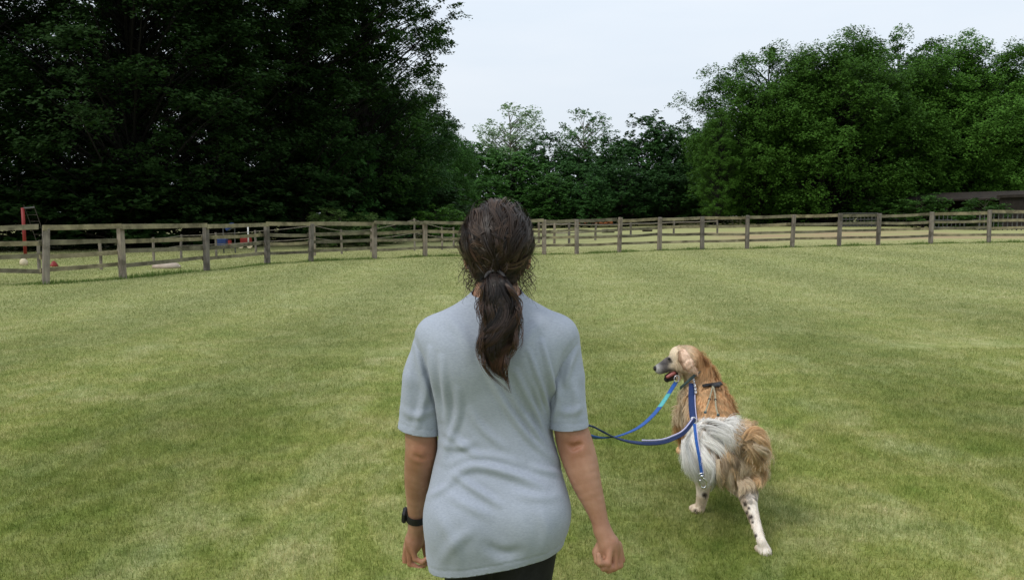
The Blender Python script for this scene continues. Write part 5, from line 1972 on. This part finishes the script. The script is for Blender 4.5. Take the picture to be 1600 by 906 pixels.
# rump: long, soft; white fan on the left flows to the lower right
coat(14000, (hind & ~istail) * (cu_t < 1118 + (cv_t - 690) * .05) * 1.0, lambda p, n: np.stack((.22 + 0 * p[:, 0], -.5 + 0 * p[:, 0], -1.0 + 0 * p[:, 0]), -1), lambda p: .080 * np.clip((p[:, 2] - .20) / .14, .25, 1), .0022, .36, .08, .25, .4, .024, 8)
coat(14000, (hind & ~istail) * (cu_t >= 1112 + (cv_t - 690) * .05) * 1.0, lambda p, n: np.stack((.05 * np.sin(p[:, 2] * 60), -.5 + 0 * p[:, 0], -1.0 + 0 * p[:, 0]), -1), lambda p: .058 * np.clip((p[:, 2] - .24) / .14, .25, 1), .0022, .50, .26, .25, .72, .028, 9, cf=(4, 9), tone=.5)  # uneven clump tones paint the shadows between the curls
# white plume of the tail base sweeping to the right
tl_ = np.array(tail)


def tail_dir(p, n):
    d2 = np.linalg.norm(p[:, None] - tl_[None], axis=2)
    i = np.clip(np.argmin(d2, 1), 0, len(tl_) - 2)
    t = tl_[i + 1] - tl_[i]
    t /= np.linalg.norm(t, axis=1)[:, None]
    return t + .55 * n


def plume(m, sel, L_, wid, curl, colf, k=9, out=.55, droop=.3, clump=.65, tone=0.0):
    p, n = pick(m, sel)
    d = tail_dir(p, n)
    d += rng.normal(0, .18, (m, 3))
    d /= np.linalg.norm(d, axis=1)[:, None]
    n2 = np.cross(d, np.cross(n, d))
    n2 /= np.linalg.norm(n2, axis=1)[:, None] + 1e-9
    pth, nn = comb(p, n2, d, L_ * rng.uniform(.6, 1.2, m), out, curl, k, droop, clump, .03)
    ribbons(pth, wid * rng.uniform(.7, 1.3, m), nn, 'fur', M['fur'], bodyd, colf(p) * rng.uniform(.85, 1.15, (m, 1)) * (1 - tone + tone * 1.4 * comb.tone), D0)


plume(7000, istail * (cu_t < 1146) * (cv_t < 690) * 1.0, .090, .0022, .07, lambda p: np.tile(WHITE, (len(p), 1)) * .97, droop=.12, out=.35)
plume(11000, istail * ((cu_t >= 1146) | (cv_t > 690)) * 1.0, .075, .0022, .22, lambda p: np.where(rng.random((len(p), 1)) < .3, CREAM, TAN), out=.75, droop=.1, clump=.55, tone=.4)  # clump tones again paint shadow between the tufts
# ruff of the neck
coat(3500, (trunk_ & (ty > 4.6) & (cv_t < 640)) * 1.0, lambda p, n: np.stack(((p[:, 0] - 1.12) * .8, -1.0 + 0 * p[:, 0], -.8 + 0 * p[:, 0]), -1), .075, .0032, .45, .14, .25, .6, .024, 7)


# ears: soft folded flaps
def ear(pts, wids, thick, name, nrm):
    e = SDF(np.min(pts, 0) - .08, np.max(pts, 0) + .08, .005)
    for i in range(len(pts) - 1):
        for t_ in np.linspace(0, 1, 4):
            c_ = pts[i] * (1 - t_) + pts[i + 1] * t_
            w_ = wids[i] * (1 - t_) + wids[i + 1] * t_
            ax_ = (pts[i + 1] - pts[i]) / np.linalg.norm(pts[i + 1] - pts[i])
            s_ = np.cross(ax_, nrm); s_ /= np.linalg.norm(s_)
            n_ = np.cross(s_, ax_)
            e.ell(c_, (w_, thick, .022), (s_, n_, ax_), k=.006)
    V_, Q_ = e.nets(2)
    cc = np.tile(np.array((.80, .60, .45)), (len(V_), 1))
    u, v = proj(V_)
    g_ = np.clip((1066 + (v - 552) * .35 - u) / 5, 0, 1)[:, None]  # darker front of the flap: shadow before the ear painted into its colour
    cc = cc * (1 - g_ * .8) + np.array((.30, .17, .09)) * g_ * .8
    o = obj(name, mesh(name, V_ - D0, Q_, M['furbase'], True, cc), bodyd)
    N_ = vnormals(V_, Q_)
    i = rng.choice(len(V_), 1500)
    lf_e = .016
    d_ = np.tile(pts[-1] - pts[0], (1500, 1)) / np.linalg.norm(pts[-1] - pts[0])
    pth, nn = comb(V_[i], N_[i], d_, lf_e * rng.uniform(.6, 1.3, 1500), .2, .12, 6, .2, .5, .014)
    ribbons(pth, .0028 * rng.uniform(.7, 1.3, 1500), nn, 'fur', M['fur'], bodyd, cc[i] * rng.uniform(.85, 1.15, (1500, 1)), D0)
    return o


ear([P(1066, 549, 4.635), P(1069, 559, 4.590), P(1075, 570, 4.565), P(1086, 580, 4.575)], [.024, .036, .036, .012], .010, 'ear', np.array((-.25, -1.0, .2)))
ear([P(1064, 551, 4.80), P(1060, 562, 4.815), P(1060, 574, 4.815), P(1062, 580, 4.81)], [.022, .030, .026, .010], .010, 'ear', np.array((-.25, 1.0, .2)))
mb = MB()
so2 = SDF(P(1024, 577, 4.70) - .06, P(1024, 577, 4.70) + .06, .003)
so2.ell(P(1025.5, 575.5, 4.705), (.019, .022, .018), k=.001)
V_, Q_ = so2.nets(1)
obj('nose', mesh('nose', V_ - D0, Q_, M['nose'], True), bodyd)
for yy in (4.660, 4.765):
    so2 = SDF(P(1047, 562, yy) - .04, P(1047, 562, yy) + .04, .003)
    so2.ell(P(1045.5, 560.5, yy), (.010, .010, .009), k=.001)
    V_, Q_ = so2.nets(1)
    obj('eye', mesh('eye', V_ - D0, Q_, M['nose'], True), bodyd)
so2 = SDF(P(1047, 586, 4.70) - .1, P(1047, 586, 4.70) + .1, .004)
so2.cone(P(1053, 584, 4.705), P(1042, 588, 4.70), .026, .014, .01)
V_, Q_ = so2.nets(1)
obj('mouth', mesh('mouth', V_ - D0, Q_, M['mouth'], True), bodyd)
so2 = SDF(P(1047, 586, 4.69) - .1, P(1047, 586, 4.69) + .1, .004)
so2.cone(P(1053, 582.5, 4.685), P(1043, 588.5, 4.683), .013, .010, .01)
V_, Q_ = so2.nets(1)
obj('tongue', mesh('tongue', V_ - D0, Q_, M['tongue'], True), bodyd)


# ------------------------------------------------------------------ collar, harness, leads
def spline(pts, n=40):
    pts = np.array(pts, float)
    t = np.r_[0, np.cumsum(np.linalg.norm(np.diff(pts, axis=0), axis=1))]
    s = np.linspace(0, t[-1], n)
    return np.stack([smooth_curve(s, t, pts[:, i]) for i in range(3)], -1)


def strap_mesh(path, nrm, wd, th_):
    """flat webbing along a path; nrm (n,3) is the side that faces out"""
    n = len(path)
    T = np.gradient(path, axis=0)
    T /= np.linalg.norm(T, axis=1)[:, None]
    nrm = np.broadcast_to(np.array(nrm, float), (n, 3))
    S = np.cross(T, nrm)
    S /= np.linalg.norm(S, axis=1)[:, None] + 1e-9
    N_ = np.cross(S, T)
    V = np.stack([path + S * a * wd / 2 + N_ * b * th_ / 2 for a, b in ((-1, -1), (1, -1), (1, 1), (-1, 1))], 1).reshape(-1, 3)
    F = []
    for i in range(n - 1):
        for j in range(4):
            F.append((i * 4 + j, i * 4 + (j + 1) % 4, i * 4 + 4 + (j + 1) % 4, i * 4 + 4 + j))
    F += [(3, 2, 1, 0), tuple((n - 1) * 4 + j for j in range(4))]
    return V, F


def strap(path, nrm, wd, th_, name, mat, parent, origin):
    mb = MB()
    mb.add(*strap_mesh(path, nrm, wd, th_))
    return obj(name, mesh(name, np.vstack(mb.V) - origin, np.vstack(mb.F), M[mat], False), parent)


def on_dog(uv, y0=4.3, off=.012):
    """where the line of sight through a photo point first meets the dog's coat: gives the real place of each strap"""
    res = []
    for u, v in uv:
        p0, p1 = at(u, v, 3.3), at(u, v, 5.2)
        t = np.linspace(0, 1, 800)[:, None]
        Q_ = p0 + (p1 - p0) * t
        ins = (Q_ > ds.lo + .01).all(1) & (Q_ < ds.lo + (ds.n - 2) * ds.h).all(1)
        d_ = np.where(ins, ds.sample(np.clip(Q_, ds.lo, ds.lo + (ds.n - 2) * ds.h)), 1)
        i = np.argmax(d_ < off) if (d_ < off).any() else int(np.argmin(d_))
        res.append(Q_[i])
    return np.array(res)


def seg_uv(pts, n):
    pts = np.array(pts, float)
    t = np.linspace(0, 1, len(pts))
    s = np.linspace(0, 1, n)
    return np.stack((np.interp(s, t, pts[:, 0]), np.interp(s, t, pts[:, 1])), -1)


def smoothp(p, it=4):
    p = p.copy()
    for _ in range(it):
        p[1:-1] = p[1:-1] * .5 + (p[:-2] + p[2:]) * .25
    return p


# long soft fur of the rump and tail: strands that follow swept curves, each over its own stretch
def lock(uv, colr, r_=.020, m=210, k=8, wid=.0019, dy=-.030, off=.03):
    g_ = on_dog(seg_uv(uv, 9), off=off)
    g_ = smoothp(g_, 3) + np.array((0, dy, 0))
    g_[:, 1] = g_[:, 1] - .02 * np.sin(np.linspace(0, math.pi, 9))
    n_ = 40
    g_ = spline(g_, n_)
    tt_ = np.linspace(0, 1, n_)
    t0 = rng.uniform(-.05, .55, (m, 1))
    t = np.clip(t0 + np.linspace(0, 1, k)[None] * rng.uniform(.35, .6, (m, 1)), 0, 1.15)
    gi = lambda q: np.stack([np.interp(q, tt_, g_[:, a]) for a in range(3)], -1)
    base = gi(t)
    Tn = np.gradient(g_, axis=0)
    Tn /= np.linalg.norm(Tn, axis=1)[:, None]
    T = np.stack([np.interp(t, tt_, Tn[:, a]) for a in range(3)], -1)
    base = base + T * (np.clip(t - 1, 0, 1) * .12)[..., None]
    S = np.cross(T, (0, 1.0, 0.05))
    S /= np.linalg.norm(S, axis=2)[..., None] + 1e-9
    B = np.cross(S, T)
    a_, q_ = rng.uniform(0, 6.28, (m, 1)), np.sqrt(rng.random((m, 1))) * 1.5
    fan = (.55 + .6 * (t - t0)) * r_ * q_
    tw = a_ + .5 * np.sin(t * 6 + a_ * 2)
    pth = base + (S * np.cos(tw)[..., None] + B * np.sin(tw)[..., None] * .7) * fan[..., None]
    pth[..., 2] -= .018 * (t - t0) ** 2 * rng.uniform(0, 2, (m, 1))
    nn = S * np.cos(tw)[..., None] * .6 + np.array((-.1, -.75, .5))
    c = colr * rng.uniform(.86, 1.1) * rng.uniform(.82, 1.12, (m, 1))
    ribbons(pth, wid * rng.uniform(.7, 1.3, m), nn, 'lock', M['fur'], bodyd, c, D0)


for uv, c_, r_ in (
        ([(1152, 690), (1158, 672), (1166, 657), (1178, 663)], TAN, .026), ([(1160, 684), (1170, 668), (1182, 668), (1190, 682)], GOLD * .5 + TAN * .5, .026),
        ([(1168, 672), (1183, 678), (1192, 692), (1196, 712)], TAN, .026), ([(1174, 690), (1188, 697), (1196, 707), (1190, 717)], CREAM, .022),
        ([(1164, 690), (1176, 702), (1186, 722), (1190, 744)], TAN * .9, .028), ([(1172, 712), (1182, 726), (1188, 740), (1183, 756)], GOLD * .5 + TAN * .4, .026),
        ([(1146, 710), (1156, 718), (1156, 735), (1149, 746)], CREAM, .020), ([(1157, 712), (1165, 726), (1161, 742)], CREAM * .95, .018),
        ([(1138, 700), (1147, 714), (1147, 738)], GREYT, .022), ([(1127, 703), (1133, 724), (1127, 744), (1131, 757)], GREYT * 1.05, .022),
        ([(1121, 714), (1120, 738), (1127, 760)], CREAM, .018), ([(1138, 726), (1136, 748), (1143, 765)], CREAM * .9, .018),
        ([(1112, 718), (1113, 743), (1106, 760)], WHITE, .018), ([(1150, 743), (1157, 756), (1151, 767)], CREAM * .95, .018),
        ([(1170, 730), (1179, 744), (1180, 758)], TAN, .022), ([(1160, 742), (1168, 752), (1170, 764)], CREAM, .022),
        ([(1096, 656), (1112, 655), (1133, 662), (1155, 677)], WHITE, .024), ([(1092, 664), (1108, 667), (1129, 675), (1150, 687)], WHITE, .026),
        ([(1086, 672), (1101, 681), (1118, 694), (1132, 708)], WHITE, .026), ([(1080, 680), (1091, 699), (1103, 720), (1113, 740)], WHITE, .026),
        ([(1073, 690), (1079, 712), (1088, 736), (1097, 752)], WHITE * .97, .024), ([(1068, 684), (1069, 706), (1076, 730), (1085, 746)], WHITE * .97, .022),
        ([(1098, 672), (1111, 684), (1124, 698), (1133, 716)], WHITE, .022), ([(1090, 690), (1099, 708), (1110, 728), (1118, 748)], WHITE, .024)):
    lock(uv, c_, r_)

# collar round the neck
NC = P(1086, 592, 4.74)
th = np.linspace(0, 2 * math.pi, 40)
# harness: black back pad, cords, chest band
hp = smoothp(on_dog(seg_uv([(1098, 603), (1108, 601), (1118, 600), (1127, 599)], 12), off=.024))
har = strap(hp, ds.grad(hp.astype(np.float32)), .021, .011, 'harness_strap', 'black', dog, D0)
hp2 = smoothp(on_dog(seg_uv([(1113, 603), (1119, 600), (1125, 603)], 8), off=.032))
strap(hp2, ds.grad(hp2.astype(np.float32)), .034, .010, 'harness_pad', 'black', har, D0)
for pts in ([(1114, 601), (1110, 618), (1106, 632), (1102, 644)], [(1114, 601), (1118, 618), (1118, 634), (1122, 648)]):
    pth = smoothp(on_dog(seg_uv(pts, 16), off=.030))
    mb = MB()
    mb.tube(pth - D0, .0046, 7)
    mb.build('harness_cord', M['olive'], har, smooth=True)
    for i in (7, 15):
        so2 = SDF(pth[i] - .05, pth[i] + .05, .004)
        so2.ell(pth[i], (.010, .008, .008), k=.001)
        V_, Q_ = so2.nets(1)
        obj('cord_bead', mesh('cord_bead', V_ - D0, Q_, M['slate'] if i == 15 else M['black'], True), har)
cl = smoothp(on_dog(seg_uv([(1063, 606), (1070, 600), (1079, 592), (1088, 584), (1096, 581)], 20), off=.022), 6)
colr_o = strap(cl, ds.grad(cl.astype(np.float32)), .016, .006, 'collar', 'slate', dog, D0)
# chrome chain links beside the lead
ch = smoothp(on_dog(seg_uv([(1084, 592), (1086, 604), (1087, 614)], 9), off=.034))
for i in range(len(ch) - 1):
    c_ = (ch[i] + ch[i + 1]) / 2
    ax_ = ch[i + 1] - ch[i]
    l_ = np.linalg.norm(ax_); ax_ /= l_
    n_ = np.cross(ax_, (0, 1.0, 0)) if i % 2 else np.array((0, 1.0, 0))
    n_ /= np.linalg.norm(n_)
    s_ = np.cross(ax_, n_)
    a_ = np.linspace(0, 2 * math.pi, 13)
    mb = MB()
    mb.tube(c_ + ax_ * l_ * .62 * np.cos(a_)[:, None] + s_ * .009 * np.sin(a_)[:, None] - D0, .0028, 5, cap=False)
    mb.build('chain_link', M['chrome'], colr_o, smooth=True)


def clip_hook(c, ax_, L_, parent, origin, r_=.004):
    ax_ = np.array(ax_, float); ax_ /= np.linalg.norm(ax_)
    s_ = np.cross(ax_, (0, 1.0, 0)); s_ /= np.linalg.norm(s_)
    a_ = np.linspace(.25, 5.6, 18)
    mb = MB()
    mb.tube(c + ax_ * L_ * (.5 - .5 * np.cos(a_))[:, None] * 1.0 + s_ * (L_ * .34) * np.sin(a_)[:, None] - origin, r_, 7)
    mb.tube([c - ax_ * L_ * .35 - origin, c + ax_ * .002 - origin], r_ * 1.5, 8)
    mb.tube(c - ax_ * L_ * .35 + s_ * .012 * np.cos(np.linspace(0, 6.283, 13))[:, None] + ax_ * .008 * np.sin(np.linspace(0, 6.283, 13))[:, None] - origin, r_ * .8, 6, cap=False)
    mb.build('snap_hook', M['chrome'], parent, smooth=True)


# first lead: teal near the clip, blue, sagging to the woman's waist
waist = np.array((W0[0] + .10, WY + .165, 1.03))
e1 = P(1056, 597, 4.655)
L1 = spline([e1, P(1048, 610, 4.55), P(1032, 634, 4.25), P(1008, 660, 3.75), P(978, 677, 3.2), P(948, 683.5, 2.75), P(925, 682, 2.5), P(895, 672, 2.32), waist], 64)
lead1 = thing('leash', 'upper leash, bright blue with a teal end, clipped under the chin of the dog', 'leash', e1, 'leashes between dog and woman')
nL = np.tile((-.30, -.45, .84), (64, 1))
strap(L1[:5], nL[:5], .024, .004, 'webbing', 'royal', lead1, e1)
strap(L1[4:12], nL[4:12], .025, .004, 'webbing', 'teal', lead1, e1)
strap(L1[11:], nL[11:], .024, .004, 'webbing', 'royal', lead1, e1)
clip_hook(e1, P(1058, 588, 4.66) - e1, .042, lead1, e1, .003)
# second lead: from the collar down the shoulder to a ring, then to the waist
e2 = on_dog([(1084, 594)], off=.03)[0]
R2 = on_dog([(1083, 656)], off=.05)[0]
up2 = smoothp(on_dog(seg_uv([(1081, 599), (1080, 620), (1081, 640), (1083, 656)], 18), off=.032), 8)
lead2 = thing('leash', 'lower leash, navy blue with lilac edge, from the ring on the dog', 'leash', R2, 'leashes between dog and woman')
nrm2 = np.tile((-.25, -.9, .35), (18, 1))
strap(up2, nrm2, .034, .005, 'webbing', 'navy', lead2, R2)
strap(up2 + (.018, -.004, 0), nrm2, .008, .004, 'edging', 'lilac', lead2, R2)
L2 = spline([R2, P(1072, 671, R2[1] - .12), P(1048, 686, 3.75), P(1015, 692.5, 3.35), P(985, 690, 3.05), P(955, 681, 2.75), P(928, 667, 2.5), P(900, 658, 2.32), waist + (-.02, 0, .015)], 64)
nL = np.tile((-.15, -.75, .62), (64, 1))
strap(L2, nL, .027, .0045, 'webbing', 'navy', lead2, R2)
strap(L2[:30] + (0, -.0, .0130), nL[:30], .006, .0052, 'edging', 'lilac', lead2, R2)
a_ = np.linspace(0, 2 * math.pi, 19)
mb = MB()
mb.tube(np.stack((.016 * np.cos(a_), -.004 * np.ones(19), .016 * np.sin(a_)), -1), .0035, 7, cap=False)
mb.build('ring', M['chrome'], lead2, smooth=True)
# loose strap hanging down the rump with a snap hook
hang = smoothp(on_dog(seg_uv([(1085, 662), (1088, 690), (1093, 715), (1097, 742)], 24), off=.085), 10)
hang[:, 1] = np.minimum.accumulate(hang[:, 1])
h0_ = hang[0]
lead3 = thing('hanging_strap', 'narrow blue strap with snap hook hanging down the white rump of the dog', 'strap', h0_)
strap(hang, np.tile((-.1, -1.0, .1), (24, 1)), .015, .004, 'webbing', 'royal', lead3, h0_)
strap(hang + (.0085, -.002, 0), np.tile((-.1, -1.0, .1), (24, 1)), .004, .004, 'edging', 'lilac', lead3, h0_)
clip_hook(hang[-1] + (0, -.004, -.012), hang[-1] - hang[-3], .05, lead3, h0_, .0042)
